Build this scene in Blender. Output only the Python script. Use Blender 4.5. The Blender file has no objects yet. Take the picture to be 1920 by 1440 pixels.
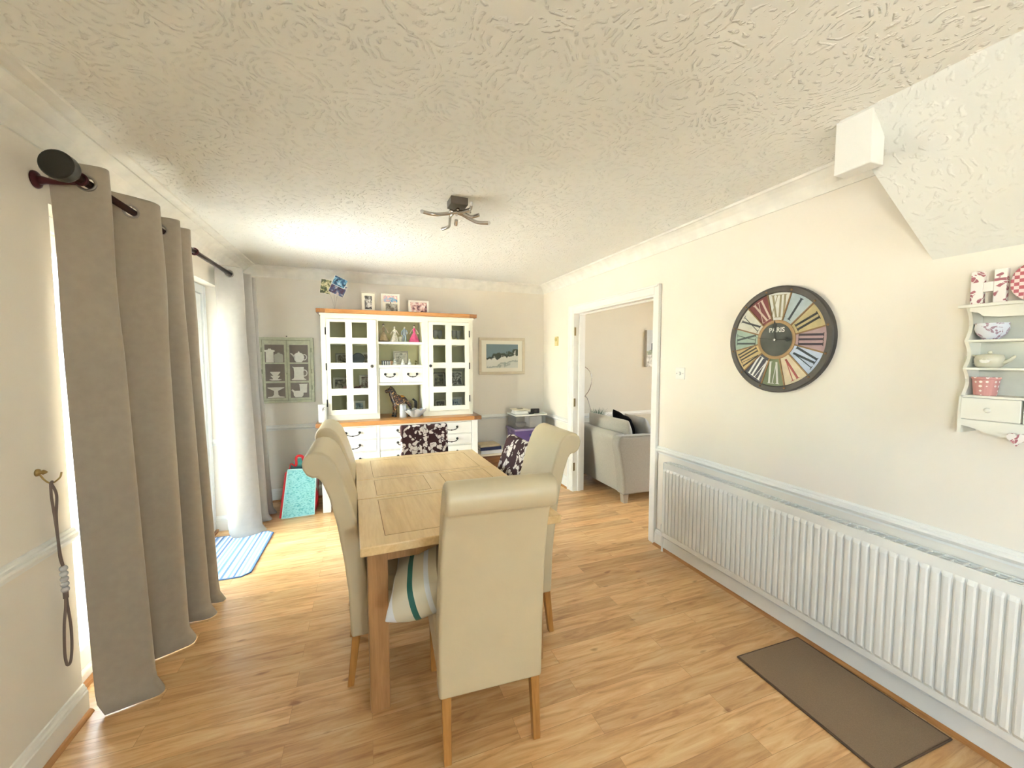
import bpy, bmesh, math, random
from mathutils import Vector, Matrix
from math import sin, cos, pi, radians as R, atan2, sqrt
random.seed(7)
S = bpy.context.scene
COL = S.collection
# ------------------------------------------------------------------ camera
cam = bpy.data.cameras.new('camera'); CAM = bpy.data.objects.new('camera', cam); COL.objects.link(CAM)
cam.sensor_fit = 'HORIZONTAL'; cam.sensor_width = 36; cam.lens = 745/1920*36
cam.clip_start = .02; cam.clip_end = 200
CAM.location = (0, 0, 1.48); CAM.rotation_euler = (R(90-3.6), 0, R(-20.4))
S.camera = CAM
# ------------------------------------------------------------------ light
S.view_settings.view_transform = 'Standard'; S.view_settings.look = 'None'
S.view_settings.gamma = 1; S.view_settings.use_curve_mapping = False
S.view_settings.exposure = 1.85
W = bpy.data.worlds.new('world'); S.world = W; W.use_nodes = True
nt = W.node_tree; bg = nt.nodes['Background']
bg.inputs[0].default_value = (.70, .87, 1, 1); bg.inputs[1].default_value = 10.0
sun = bpy.data.lights.new('sun', 'SUN'); sun.energy = 66; sun.angle = R(1); sun.color = (.98, .985, 1)
so = bpy.data.objects.new('sun', sun); COL.objects.link(so); so.rotation_euler = (R(8), R(38), 0)   # high, from over the house
def portal(name, loc, rot, sx, sy):
    l = bpy.data.lights.new(name, 'AREA'); l.shape = 'RECTANGLE'; l.size = sx; l.size_y = sy
    l.cycles.is_portal = True
    o = bpy.data.objects.new(name, l); COL.objects.link(o); o.location = loc; o.rotation_euler = rot
portal('daylight_patio', (-1.45, 3.09, 1.04), (0, R(-90), 0), 2.05, 1.9)
portal('daylight_added_rear', (-1.45, -1.15, 1.55), (0, R(-90), 0), .95, 1.0)  # portal of the added unseen window in the left wall
portal('daylight_added_living', (6.35, 2.2, 1.45), (0, R(90), 0), 1.3, 1.4)  # portal of the added living-room window, out of view
portal('daylight_added_front', (.95, -2.62, 1.5), (R(90), 0, 0), .75, 1.1)  # portal of the added window in the front wall, no door there

# ------------------------------------------------------------------ materials
def nodes(name):
    m = bpy.data.materials.new(name); m.use_nodes = True
    return m, m.node_tree, m.node_tree.nodes['Principled BSDF']
def srgb(h):
    if isinstance(h, tuple): return tuple(h)+(1,) if len(h) == 3 else h
    v = [int(h[i:i+2], 16)/255 for i in (0, 2, 4)]
    return tuple((c/12.92 if c <= .04045 else ((c+.055)/1.055)**2.4) for c in v)+(1,)
MC = {}
def N(t, typ, **kw):
    n = t.nodes.new(typ)
    for k, v in kw.items():
        if k.startswith('i_'):
            n.inputs[int(k[2:]) if k[2:].isdigit() else k[2:].replace('_', ' ')].default_value = v
        else: setattr(n, k, v)
    return n
def L(t, a, b): t.links.new(a, b)
def coord(t, scale=(1, 1, 1), rot=(0, 0, 0), loc=(0, 0, 0)):
    tc = N(t, 'ShaderNodeTexCoord'); mp = N(t, 'ShaderNodeMapping')
    mp.inputs['Scale'].default_value = scale; mp.inputs['Rotation'].default_value = rot; mp.inputs['Location'].default_value = loc
    L(t, tc.outputs['Object'], mp.inputs[0]); return mp.outputs[0]
def mat(name, c, rough=.5, metal=0, var=.06, vscale=12, bump=0, bscale=80, spec=.5, coat=0, sheen=0, emis=None):
    if name in MC: return MC[name]
    m, t, p = nodes(name); MC[name] = m
    c = srgb(c)
    p.inputs['Roughness'].default_value = rough; p.inputs['Metallic'].default_value = metal
    p.inputs['Specular IOR Level'].default_value = spec; p.inputs['Coat Weight'].default_value = coat
    if sheen: p.inputs['Sheen Weight'].default_value = sheen
    co = coord(t); nz = N(t, 'ShaderNodeTexNoise', i_Scale=vscale, i_Detail=3.)
    L(t, co, nz.inputs['Vector'])
    rp = N(t, 'ShaderNodeValToRGB'); rp.color_ramp.elements[0].position = .3; rp.color_ramp.elements[1].position = .7
    rp.color_ramp.elements[0].color = tuple(x*(1-var) for x in c[:3])+(1,)
    rp.color_ramp.elements[1].color = tuple(min(1, x*(1+var)) for x in c[:3])+(1,)
    L(t, nz.outputs[0], rp.inputs[0]); L(t, rp.outputs[0], p.inputs['Base Color'])
    if bump:
        n2 = N(t, 'ShaderNodeTexNoise', i_Scale=bscale, i_Detail=2.); L(t, co, n2.inputs['Vector'])
        b = N(t, 'ShaderNodeBump', i_Strength=bump, i_Distance=.002); L(t, n2.outputs[0], b.inputs['Height']); L(t, b.outputs[0], p.inputs['Normal'])
    return m
def glassmat(name, tint=(1, 1, 1), gl=.06, rough=.02, diff=0):
    """thin pane: mostly clear, a little mirror by facing"""
    m, t, p = nodes(name); t.nodes.remove(p); MC[name] = m
    tr = N(t, 'ShaderNodeBsdfTransparent'); out = None; tr.inputs[0].default_value = tuple(tint)+(1,)
    g = N(t, 'ShaderNodeBsdfGlossy'); g.inputs['Roughness'].default_value = rough
    lw = N(t, 'ShaderNodeFresnel', i_IOR=1.45); mul = N(t, 'ShaderNodeMath', operation='MULTIPLY_ADD'); mul.inputs[1].default_value = .8; mul.inputs[2].default_value = gl-.03
    L(t, lw.outputs[0], mul.inputs[0]); mx = N(t, 'ShaderNodeMixShader')
    L(t, mul.outputs[0], mx.inputs[0]); L(t, tr.outputs[0], mx.inputs[1]); L(t, g.outputs[0], mx.inputs[2])
    o = mx.outputs[0]
    if diff:
        df = N(t, 'ShaderNodeBsdfDiffuse'); df.inputs[0].default_value = (.9, .91, .92, 1); m2 = N(t, 'ShaderNodeMixShader'); m2.inputs[0].default_value = diff
        L(t, o, m2.inputs[1]); L(t, df.outputs[0], m2.inputs[2]); o = m2.outputs[0]
    L(t, o, t.nodes['Material Output'].inputs[0]); return m
def woodmat(name, c1, c2, axis='x', scale=1, rough=.35, coat=.2):
    m, t, p = nodes(name); MC[name] = m
    s = {'x': (1.2, 14, 14), 'y': (14, 1.2, 14), 'z': (14, 14, 1.2)}[axis]
    co = coord(t, tuple(v*scale for v in s))
    nz = N(t, 'ShaderNodeTexNoise', i_Scale=2., i_Detail=5., i_Roughness=.6, i_Distortion=1.2); L(t, co, nz.inputs['Vector'])
    wv = N(t, 'ShaderNodeTexNoise', i_Scale=9., i_Detail=3.); L(t, co, wv.inputs['Vector'])
    a = N(t, 'ShaderNodeMath', operation='MULTIPLY_ADD'); a.inputs[1].default_value = .35; L(t, wv.outputs[0], a.inputs[0]); L(t, nz.outputs[0], a.inputs[2])
    rp = N(t, 'ShaderNodeValToRGB'); e = rp.color_ramp.elements; e[0].position = .45; e[1].position = .85
    e[0].color = srgb(c2); e[1].color = srgb(c1); L(t, a.outputs[0], rp.inputs[0]); L(t, rp.outputs[0], p.inputs['Base Color'])
    p.inputs['Roughness'].default_value = rough; p.inputs['Coat Weight'].default_value = coat; p.inputs['Coat Roughness'].default_value = .25
    b = N(t, 'ShaderNodeBump', i_Strength=.08, i_Distance=.002); L(t, a.outputs[0], b.inputs['Height']); L(t, b.outputs[0], p.inputs['Normal'])
    return m
WALL = mat('wall_paint', 'ebe4d8', .85, var=.012, vscale=3, bump=.12, bscale=220)
WALLD = mat('wall_paint_lower', 'e8e0d6', .85, var=.012, vscale=3, bump=.1, bscale=220)
WHITE = mat('white_gloss', 'ecebe6', .32, var=.01)
WHITEM = mat('white_satin', 'e9e8e2', .45, var=.012)
UPVC = mat('white_upvc', 'eef1f3', .25, var=.005)
CREAMP = mat('cream_painted_wood', 'f0eddc', .42, var=.015)
OLIVE = mat('cabinet_lining', 'e4dfb4', .6, var=.03)
def artex():
    m, t, p = nodes('artex_ceiling'); p.inputs['Base Color'].default_value = srgb('f0efe8'); p.inputs['Roughness'].default_value = .85
    co = coord(t); nd = N(t, 'ShaderNodeTexNoise', i_Scale=3.5, i_Detail=2.); L(t, co, nd.inputs['Vector'])
    mx = N(t, 'ShaderNodeVectorMath', operation='MULTIPLY_ADD'); mx.inputs[1].default_value = (.22, .22, .22); L(t, nd.outputs['Color'], mx.inputs[0]); L(t, co, mx.inputs[2])
    vo = N(t, 'ShaderNodeTexVoronoi', i_Scale=4.2); L(t, mx.outputs[0], vo.inputs['Vector'])
    f = N(t, 'ShaderNodeMath', operation='MULTIPLY'); f.inputs[1].default_value = 62; L(t, vo.outputs['Distance'], f.inputs[0])
    n3 = N(t, 'ShaderNodeTexNoise', i_Scale=14., i_Detail=2.); L(t, co, n3.inputs['Vector'])
    ad = N(t, 'ShaderNodeMath', operation='MULTIPLY_ADD'); ad.inputs[1].default_value = 16; L(t, n3.outputs[0], ad.inputs[0]); L(t, f.outputs[0], ad.inputs[2])
    s = N(t, 'ShaderNodeMath', operation='SINE'); L(t, ad.outputs[0], s.inputs[0])
    n4 = N(t, 'ShaderNodeTexNoise', i_Scale=38., i_Detail=2.); L(t, co, n4.inputs['Vector'])
    th = N(t, 'ShaderNodeValToRGB'); th.color_ramp.elements[0].position = .48; th.color_ramp.elements[1].position = .60; L(t, n4.outputs[0], th.inputs[0])
    ms = N(t, 'ShaderNodeMath', operation='MULTIPLY'); L(t, s.outputs[0], ms.inputs[0]); L(t, th.outputs[0], ms.inputs[1])
    mxx = N(t, 'ShaderNodeMath', operation='MAXIMUM'); mxx.inputs[1].default_value = 0; L(t, ms.outputs[0], mxx.inputs[0])
    b = N(t, 'ShaderNodeBump', i_Strength=.8, i_Distance=.006); L(t, mxx.outputs[0], b.inputs['Height']); L(t, b.outputs[0], p.inputs['Normal'])
    return m
ARTEX = artex()
def floormat():
    m, t, p = nodes('laminate_floor'); co = coord(t)
    br = N(t, 'ShaderNodeTexBrick'); br.offset = .37; br.offset_frequency = 2; br.squash = 1
    br.inputs['Scale'].default_value = 1; br.inputs['Brick Width'].default_value = .86; br.inputs['Row Height'].default_value = .097
    br.inputs['Mortar Size'].default_value = .0009; br.inputs['Mortar Smooth'].default_value = .3; br.inputs['Bias'].default_value = 0
    br.inputs['Color1'].default_value = (0, 0, 0, 1); br.inputs['Color2'].default_value = (1, 1, 1, 1); br.inputs['Mortar'].default_value = (.3, .3, .3, 1)
    L(t, co, br.inputs['Vector'])
    sep = N(t, 'ShaderNodeVectorMath', operation='MULTIPLY'); sep.inputs[1].default_value = (1.6, 15, 1); L(t, co, sep.inputs[0])
    off = N(t, 'ShaderNodeVectorMath', operation='MULTIPLY_ADD'); off.inputs[1].default_value = (13, 7, 5); L(t, br.outputs['Color'], off.inputs[0]); L(t, sep.outputs[0], off.inputs[2])
    g = N(t, 'ShaderNodeTexNoise', i_Scale=2.2, i_Detail=6., i_Roughness=.62, i_Distortion=.8); L(t, off.outputs[0], g.inputs['Vector'])
    c1 = N(t, 'ShaderNodeValToRGB'); e = c1.color_ramp.elements; e[0].position = .28; e[0].color = srgb('bb8752'); e[1].position = .68; e[1].color = srgb('eac892')
    x = e.new(.48); x.color = srgb('ddae76'); L(t, g.outputs[0], c1.inputs[0])
    c2 = N(t, 'ShaderNodeValToRGB'); e = c2.color_ramp.elements; e[0].color = (.84, .80, .76, 1); e[1].color = (1.1, 1.1, 1.12, 1); L(t, br.outputs['Color'], c2.inputs[0])
    mu = N(t, 'ShaderNodeMixRGB', blend_type='MULTIPLY'); mu.inputs[0].default_value = 1; L(t, c1.outputs[0], mu.inputs[1]); L(t, c2.outputs[0], mu.inputs[2])
    # small dark knots
    kn = N(t, 'ShaderNodeTexNoise', i_Scale=3.3, i_Detail=1.); sk = N(t, 'ShaderNodeVectorMath', operation='MULTIPLY'); sk.inputs[1].default_value = (2.2, 5, 1); L(t, co, sk.inputs[0]); L(t, sk.outputs[0], kn.inputs['Vector'])
    kr = N(t, 'ShaderNodeValToRGB'); kr.color_ramp.elements[0].position = .70; kr.color_ramp.elements[1].position = .78; kr.color_ramp.elements[0].color = (1, 1, 1, 1); kr.color_ramp.elements[1].color = (.62, .5, .42, 1); L(t, kn.outputs[0], kr.inputs[0])
    mk = N(t, 'ShaderNodeMixRGB', blend_type='MULTIPLY'); mk.inputs[0].default_value = 1; L(t, mu.outputs[0], mk.inputs[1]); L(t, kr.outputs[0], mk.inputs[2])
    mm = N(t, 'ShaderNodeMixRGB', blend_type='MULTIPLY'); L(t, br.outputs['Fac'], mm.inputs[0]); L(t, mk.outputs[0], mm.inputs[1]); mm.inputs[2].default_value = (.72, .62, .54, 1)
    L(t, mm.outputs[0], p.inputs['Base Color']); p.inputs['Roughness'].default_value = .30; p.inputs['Specular IOR Level'].default_value = .75
    b = N(t, 'ShaderNodeBump', i_Strength=.05, i_Distance=.002); L(t, g.outputs[0], b.inputs['Height']); L(t, b.outputs[0], p.inputs['Normal'])
    return m
FLOOR = floormat()
OAK = woodmat('oak_x', 'e3bd82', 'cfa466', 'x'); OAKY = woodmat('oak_y_sheen', 'e8c893', 'd8b47e', 'y', rough=.28, coat=.35); OAKZ = woodmat('oak_z', 'bb8d5c', '9f7344', 'z', rough=.4)  # tabletop oak lightened, its sheen put into the colour
BOARD = woodmat('warm_oak_board', 'c48c52', 'a06c38', 'x', 1.5, .4)
DARKWOOD = woodmat('dark_brown_wood', '7b4f30', '5a3620', 'x', 1.5, .45)
GROOVE = mat('oak_groove', '7d5425', .7)
LEATHER = mat('cream_leather', 'cfbf9e', .38, var=.03, vscale=6, bump=.15, bscale=160, spec=.5)
CURT = mat('taupe_curtain_cloth', 'a89c8b', .9, var=.04, vscale=30, bump=.2, bscale=400, sheen=.2)
BRONZE = mat('dark_bronze', '3a2622', .3, .7, var=.1); BLACK = mat('black_plastic', '16130f', .3)
IRON = mat('antique_iron', '3b3833', .45, .6); CHROME = mat('brushed_chrome', 'b9b4ad', .25, .95); STEEL = mat('satin_nickel', '9a948c', .35, .85)
CHINA = mat('white_china', 'ecebe4', .2); GLASS = glassmat('window_glass'); PANE = glassmat('cabinet_glass', (.95, .96, .92), .035)
CRYSTAL = glassmat('cut_glass', (.97, .97, .98), .25, .25, .35); CLEARP = glassmat('clear_plastic', (.95, .96, .97), .07, .15, .05)
SOFA = mat('grey_sofa_cloth', 'a39e93', .95, var=.05, vscale=60, bump=.3, bscale=300, sheen=.3)
SOFAL = mat('pale_sofa_cloth', 'aba79c', .95, var=.05, vscale=60, bump=.3, bscale=300, sheen=.3)
def blotch(name, cols, scale=18, seed=0, stretch=(1, 1, 1)):
    m, t, p = nodes(name); co = coord(t, tuple(s for s in stretch), loc=(seed*3.1, seed*1.7, seed*.9))
    nz = N(t, 'ShaderNodeTexNoise', i_Scale=float(scale), i_Detail=4., i_Roughness=.6, i_Distortion=.6); L(t, co, nz.inputs['Vector'])
    rp = N(t, 'ShaderNodeValToRGB'); e = rp.color_ramp.elements; n = len(cols)
    e[0].position = .36; e[0].color = srgb(cols[0]); e[1].position = .64; e[1].color = srgb(cols[-1])
    for k in range(1, n-1): x = e.new(.36+.28*k/(n-1)); x.color = srgb(cols[k])
    L(t, nz.outputs[0], rp.inputs[0]); L(t, rp.outputs[0], p.inputs['Base Color']); p.inputs['Roughness'].default_value = .35; return m
def floral(name, ground, petal, line, scale=10.):
    m, t, p = nodes(name); co = coord(t); nd = N(t, 'ShaderNodeTexNoise', i_Scale=11., i_Detail=2.); L(t, co, nd.inputs['Vector'])
    mx = N(t, 'ShaderNodeVectorMath', operation='MULTIPLY_ADD'); mx.inputs[1].default_value = (.16, .16, .16); L(t, nd.outputs['Color'], mx.inputs[0]); L(t, co, mx.inputs[2])
    vo = N(t, 'ShaderNodeTexVoronoi', i_Scale=scale*2.1); L(t, mx.outputs[0], vo.inputs['Vector'])
    ve = N(t, 'ShaderNodeTexVoronoi', feature='DISTANCE_TO_EDGE', i_Scale=scale*2.1); L(t, mx.outputs[0], ve.inputs['Vector'])
    big = N(t, 'ShaderNodeTexNoise', i_Scale=scale*.85, i_Detail=1.); L(t, co, big.inputs['Vector'])
    r1 = N(t, 'ShaderNodeValToRGB'); r1.color_ramp.elements[0].position = .44; r1.color_ramp.elements[1].position = .45; L(t, big.outputs[0], r1.inputs[0])
    r2 = N(t, 'ShaderNodeValToRGB'); r2.color_ramp.elements[0].position = .015; r2.color_ramp.elements[1].position = .06; r2.color_ramp.elements[0].color = (.0, .0, .0, 1); L(t, ve.outputs['Distance'], r2.inputs[0])
    r3 = N(t, 'ShaderNodeValToRGB'); e = r3.color_ramp.elements; e[0].position = .05; e[0].color = srgb(line); e[1].position = .12; e[1].color = srgb(petal); L(t, vo.outputs['Distance'], r3.inputs[0])
    r4 = N(t, 'ShaderNodeValToRGB'); r4.color_ramp.elements[0].position = .50; r4.color_ramp.elements[1].position = .54; r4.color_ramp.elements[0].color = (1, 1, 1, 1); r4.color_ramp.elements[1].color = (0, 0, 0, 1); L(t, vo.outputs['Distance'], r4.inputs[0])
    m0 = N(t, 'ShaderNodeMath', operation='MULTIPLY'); L(t, r2.outputs[0], m0.inputs[0]); L(t, r4.outputs[0], m0.inputs[1])
    mu = N(t, 'ShaderNodeMath', operation='MULTIPLY'); L(t, r1.outputs[0], mu.inputs[0]); L(t, m0.outputs[0], mu.inputs[1])
    c = N(t, 'ShaderNodeMixRGB'); L(t, mu.outputs[0], c.inputs[0]); c.inputs[1].default_value = srgb(ground); L(t, r3.outputs[0], c.inputs[2])
    L(t, c.outputs[0], p.inputs['Base Color']); p.inputs['Roughness'].default_value = .9; return m
def stripes(name, cols, axis=0, period=.1, rough=.9, noise=.0):
    """cols: list of (position 0..1, colour) repeated along one axis"""
    m, t, p = nodes(name); co = coord(t); sx = N(t, 'ShaderNodeSeparateXYZ'); L(t, co, sx.inputs[0])
    d = N(t, 'ShaderNodeMath', operation='DIVIDE'); d.inputs[1].default_value = period; L(t, sx.outputs[axis], d.inputs[0])
    f = N(t, 'ShaderNodeMath', operation='FRACT'); L(t, d.outputs[0], f.inputs[0])
    rp = N(t, 'ShaderNodeValToRGB'); rp.color_ramp.interpolation = 'CONSTANT'; e = rp.color_ramp.elements
    for k, (pos, c) in enumerate(cols):
        x = e[0] if k == 0 else e[1] if k == 1 else e.new(pos)
        x.position = pos; x.color = srgb(c)
    L(t, f.outputs[0], rp.inputs[0]); L(t, rp.outputs[0], p.inputs['Base Color']); p.inputs['Roughness'].default_value = rough; return m
# ------------------------------------------------------------------ mesh helpers
class B:
    def __init__(s): s.bm = bmesh.new(); s.X = Matrix.Identity(4)
    def tf(s, M): s.X = M; return s
    def v(s, p): return s.bm.verts.new(s.X @ Vector(p))
    def face(s, vs):
        try: return s.bm.faces.new(vs)
        except ValueError: return None
    def box(s, x0, x1, y0, y1, z0, z1):
        v = [s.v((x, y, z)) for z in (z0, z1) for y in (y0, y1) for x in (x0, x1)]
        for f in ((0, 2, 3, 1), (4, 5, 7, 6), (0, 1, 5, 4), (2, 6, 7, 3), (0, 4, 6, 2), (1, 3, 7, 5)): s.face([v[i] for i in f])
        return s
    def prism(s, pts, fn, a, b):
        """closed 2D outline pts swept from a to b; fn(p, q, t) -> 3D"""
        A = [s.v(fn(p, q, a)) for p, q in pts]; Z = [s.v(fn(p, q, b)) for p, q in pts]; n = len(pts)
        s.face(A[::-1]); s.face(Z)
        for i in range(n): s.face([A[i], A[(i+1) % n], Z[(i+1) % n], Z[i]])
        return s
    def lathe(s, prof, c=(0, 0, 0), seg=24, sx=1, sy=1, cap=True):
        rings = []
        for r, z in prof:
            rings.append([s.v((c[0]+r*sx*cos(2*pi*k/seg), c[1]+r*sy*sin(2*pi*k/seg), c[2]+z)) for k in range(seg)])
        for a, b in zip(rings, rings[1:]):
            for k in range(seg): s.face([a[k], a[(k+1) % seg], b[(k+1) % seg], b[k]])
        if cap: s.face(rings[0][::-1]); s.face(rings[-1])
        return s
    def tube(s, pts, r, seg=8, closed=False, cap=True, flat=1):
        pts = [Vector(p) for p in pts]; n = len(pts); rs = r if isinstance(r, (list, tuple)) else [r]*n
        rings = []; up = None
        for i, p in enumerate(pts):
            if closed: t = pts[(i+1) % n]-pts[i-1]
            else: t = pts[min(i+1, n-1)]-pts[max(i-1, 0)]
            t.normalize()
            if up is None: up = Vector((0, 0, 1)) if abs(t.z) < .9 else Vector((1, 0, 0))
            a = t.cross(up); a.normalize(); b = a.cross(t); b.normalize(); up = b
            rings.append([s.v(p+a*rs[i]*cos(2*pi*k/seg)+b*rs[i]*flat*sin(2*pi*k/seg)) for k in range(seg)])
        m = n if closed else n-1
        for i in range(m):
            a, b = rings[i], rings[(i+1) % n]
            for k in range(seg): s.face([a[k], a[(k+1) % seg], b[(k+1) % seg], b[k]])
        if cap and not closed: s.face(rings[0][::-1]); s.face(rings[-1])
        return s
    def ball(s, c, r, sc=(1, 1, 1), u=14, w=8):
        rings = []
        for j in range(1, w):
            a = pi*j/w
            rings.append([s.v((c[0]+r*sc[0]*sin(a)*cos(2*pi*k/u), c[1]+r*sc[1]*sin(a)*sin(2*pi*k/u), c[2]-r*sc[2]*cos(a))) for k in range(u)])
        lo = s.v((c[0], c[1], c[2]-r*sc[2])); hi = s.v((c[0], c[1], c[2]+r*sc[2]))
        for k in range(u):
            s.face([lo, rings[0][(k+1) % u], rings[0][k]]); s.face([hi, rings[-1][k], rings[-1][(k+1) % u]])
        for a, b in zip(rings, rings[1:]):
            for k in range(u): s.face([a[k], a[(k+1) % u], b[(k+1) % u], b[k]])
        return s
    def grid(s, fn, nu, nv, skip=None):
        V = [[s.v(fn(i/nu, j/nv)) for j in range(nv+1)] for i in range(nu+1)]
        for i in range(nu):
            for j in range(nv):
                q = [V[i][j], V[i+1][j], V[i+1][j+1], V[i][j+1]]
                if skip and skip((q[0].co+q[2].co)/2): continue
                s.face(q)
        return s
    def torus(s, c, R0, r, nrm=(0, 0, 1), seg=20, rs=6):
        n = Vector(nrm).normalized(); a = n.orthogonal().normalized(); b = n.cross(a); c = Vector(c)
        return s.tube([c+a*R0*cos(2*pi*k/seg)+b*R0*sin(2*pi*k/seg) for k in range(seg)], r, rs, closed=True)
    def obj(s, name, m, parent=None, bev=0, smooth=False, solid=0, sub=0, bseg=2):
        bmesh.ops.recalc_face_normals(s.bm, faces=s.bm.faces[:])
        me = bpy.data.meshes.new(name); s.bm.to_mesh(me); s.bm.free()
        for x in (m if isinstance(m, (list, tuple)) else [m]): me.materials.append(x)
        if smooth:
            for p in me.polygons: p.use_smooth = True
        o = bpy.data.objects.new(name, me); COL.objects.link(o)
        if parent: o.parent = parent
        if solid: md = o.modifiers.new('s', 'SOLIDIFY'); md.thickness = solid; md.offset = 0
        if bev:
            md = o.modifiers.new('b', 'BEVEL'); md.width = bev; md.segments = bseg; md.limit_method = 'ANGLE'; md.angle_limit = R(35)
            if smooth is None or bseg > 2:
                for p in me.polygons: p.use_smooth = True
                o.modifiers.new('w', 'WEIGHTED_NORMAL')
        if sub: md = o.modifiers.new('u', 'SUBSURF'); md.levels = sub; md.render_levels = sub
        return o
def tag(o, label, cat, group=None, kind=None):
    o['label'] = label; o['category'] = cat
    if group: o['group'] = group
    if kind: o['kind'] = kind
    return o
def thing(name, label, cat, loc=(0, 0, 0), rz=0, group=None):
    o = bpy.data.objects.new(name, None); COL.objects.link(o); o.empty_display_size = .05
    o.location = loc; o.rotation_euler = (0, 0, rz); return tag(o, label, cat, group)
def struct(o, label=None):
    o['kind'] = 'structure'
    if label: o['label'] = label
    return o
def copy_tree(o, parent=None):
    c = o.copy(); COL.objects.link(c)
    if parent: c.parent = parent
    for ch in list(o.children): copy_tree(ch, c)
    return c
def textmesh(s, size, M, name, m, parent, ext=.0006, align='CENTER', bold=0, xs=1):
    cu = bpy.data.curves.new('t', 'FONT'); cu.body = s; cu.size = size; cu.extrude = ext; cu.align_x = align; cu.align_y = 'CENTER'; cu.offset = bold
    ob = bpy.data.objects.new('t', cu); COL.objects.link(ob)
    dg = bpy.context.evaluated_depsgraph_get(); me = bpy.data.meshes.new_from_object(ob.evaluated_get(dg))
    bpy.data.objects.remove(ob); bpy.data.curves.remove(cu)
    me.transform(M @ Matrix.Diagonal((xs, 1, 1, 1))); me.materials.clear(); me.materials.append(m); me.name = name
    o = bpy.data.objects.new(name, me); COL.objects.link(o)
    if parent: o.parent = parent
    return o
def crom(P, n):
    """Catmull-Rom through points P, n samples per span"""
    P = [Vector(p) for p in P]; out = []
    for i in range(len(P)-1):
        a = P[max(i-1, 0)]; b = P[i]; c = P[i+1]; d = P[min(i+2, len(P)-1)]
        for k in range(n):
            t = k/n; out.append(.5*((2*b)+(c-a)*t+(2*a-5*b+4*c-d)*t*t+(3*b-a-3*c+d)*t**3))
    out.append(P[-1]); return out
XW, XL, YB, H = 2.165, -1.13, 4.66, 2.4
# ------------------------------------------------------------------ room shell
Y0, LX, LY0 = -2.5, 6.2, -.3
struct(B().box(-1.45, LX+.2, Y0-.2, YB+.15, -.1, 0).obj('floor', FLOOR))
struct(B().box(-1.45, LX+.2, Y0-.2, YB+.15, H, H+.1).obj('ceiling', ARTEX))
struct(B().box(XW, XW+.12, Y0, 2.57, 0, H).box(XW, XW+.12, 3.87, YB, 0, H).box(XW, XW+.12, 2.57, 3.87, 1.99, H).obj('wall_right', WALL))
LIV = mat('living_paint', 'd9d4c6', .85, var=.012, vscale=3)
struct(B().box(-1.45, XW+.06, YB, YB+.15, 0, H).obj('wall_back', WALL)); struct(B().box(XW+.06, LX+.2, YB, YB+.15, 0, H).obj('wall_living_back', LIV))
struct(B().box(XL-.24, XL, Y0, -1.65, 0, H).box(XL-.24, XL, -.65, 2.10, 0, H).box(XL-.24, XL, -1.65, -.65, 2.04, H).box(XL-.24, XL, -1.65, -.65, 0, 1.08).box(XL-.24, XL, 4.02, YB, 0, H).box(XL-.24, XL, 2.10, 4.02, 2.08, H).obj('wall_left', WALL))
struct(B().box(XL-.24, .6, Y0-.15, Y0, 0, H).box(1.3, XW+.12, Y0-.15, Y0, 0, H).box(.6, 1.3, Y0-.15, Y0, 2.0, H).box(.6, 1.3, Y0-.15, Y0, 0, 1.0).obj('wall_front', WALL))
w4 = struct(B().box(.6, .65, Y0-.1, Y0-.04, 1.0, 2.0).box(1.25, 1.3, Y0-.1, Y0-.04, 1.0, 2.0).box(.65, 1.25, Y0-.1, Y0-.04, 1.95, 2.0).box(.65, 1.25, Y0-.1, Y0-.04, 1.0, 1.05).obj('added_window_4', UPVC, bev=.005))  # added unseen window, lets daylight in behind the camera
B().box(.65, 1.25, Y0-.075, Y0-.07, 1.05, 1.95).obj('pane', GLASS, w4)
struct(B().box(XW+.12, LX, LY0-.15, LY0, 0, H).obj('wall_living_front', LIV))
struct(B().box(LX, LX+.15, LY0, 1.5, 0, H).box(LX, LX+.15, 2.9, YB, 0, H).box(LX, LX+.15, 1.5, 2.9, 2.1, H).box(LX, LX+.15, 1.5, 2.9, 0, .8).obj('wall_living_right', LIV))
# soffit of the stairs above the right wall, and the boxed newel end
struct(B().prism([(XW, 1.88), (XW, H), (1.75, H)], lambda p, q, t: (p, t if t < 0 else .94+(XW-p)*.29, q), Y0, 1).obj('trim_1', mat('white_artex', 'dfdfd9', .85)), 'sloping white underside of the stairs')
def copy_bump():
    m = ARTEX.copy(); m.name = 'white_artex_soffit'; [setattr(x.inputs['Strength'], 'default_value', .3) for x in m.node_tree.nodes if x.type == 'BUMP']; m.node_tree.nodes['Principled BSDF'].inputs['Base Color'].default_value = srgb('dedfda'); return m
bpy.data.objects['trim_1'].data.materials[0] = copy_bump()
struct(B().box(1.755, 1.83, .95, 1.075, 2.2, H).obj('trim_2', WHITEM, bev=.004), 'white boxed post end under the ceiling')
# coving
def coving(name, path_fn, a, b, big=1):
    pts = [(0, -.1), (.008, -.1), (.012, -.088), (.022, -.07), (.04, -.045), (.062, -.025), (.08, -.014), (.09, -.012), (.095, 0), (0, 0)]
    return struct(B().prism([(p*big, q) for p, q in pts], path_fn, a, b).obj(name, mat('coving_paint', 'ebe8df', .6), smooth=False))
coving('trim_3', lambda p, q, t: (XW-p, t, H+q), .951, YB)
coving('trim_4', lambda p, q, t: (t, YB-p, H+q), XL, XW)
pts = [(0, -.13), (.01, -.13), (.015, -.11), (.03, -.08), (.055, -.05), (.085, -.03), (.1, -.022), (.1, -.014), (.12, -.014), (.15, -.008), (.155, 0), (0, 0)]
struct(B().prism(pts, lambda p, q, t: (XL+p, t, H+q), Y0, YB).obj('trim_5', MC['coving_paint']))
DADO = [(0, .742), (.010, .742), (.010, .752), (.018, .757), (.024, .768), (.022, .778), (.014, .784), (.014, .79), (.008, .798), (0, .798)]
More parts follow.
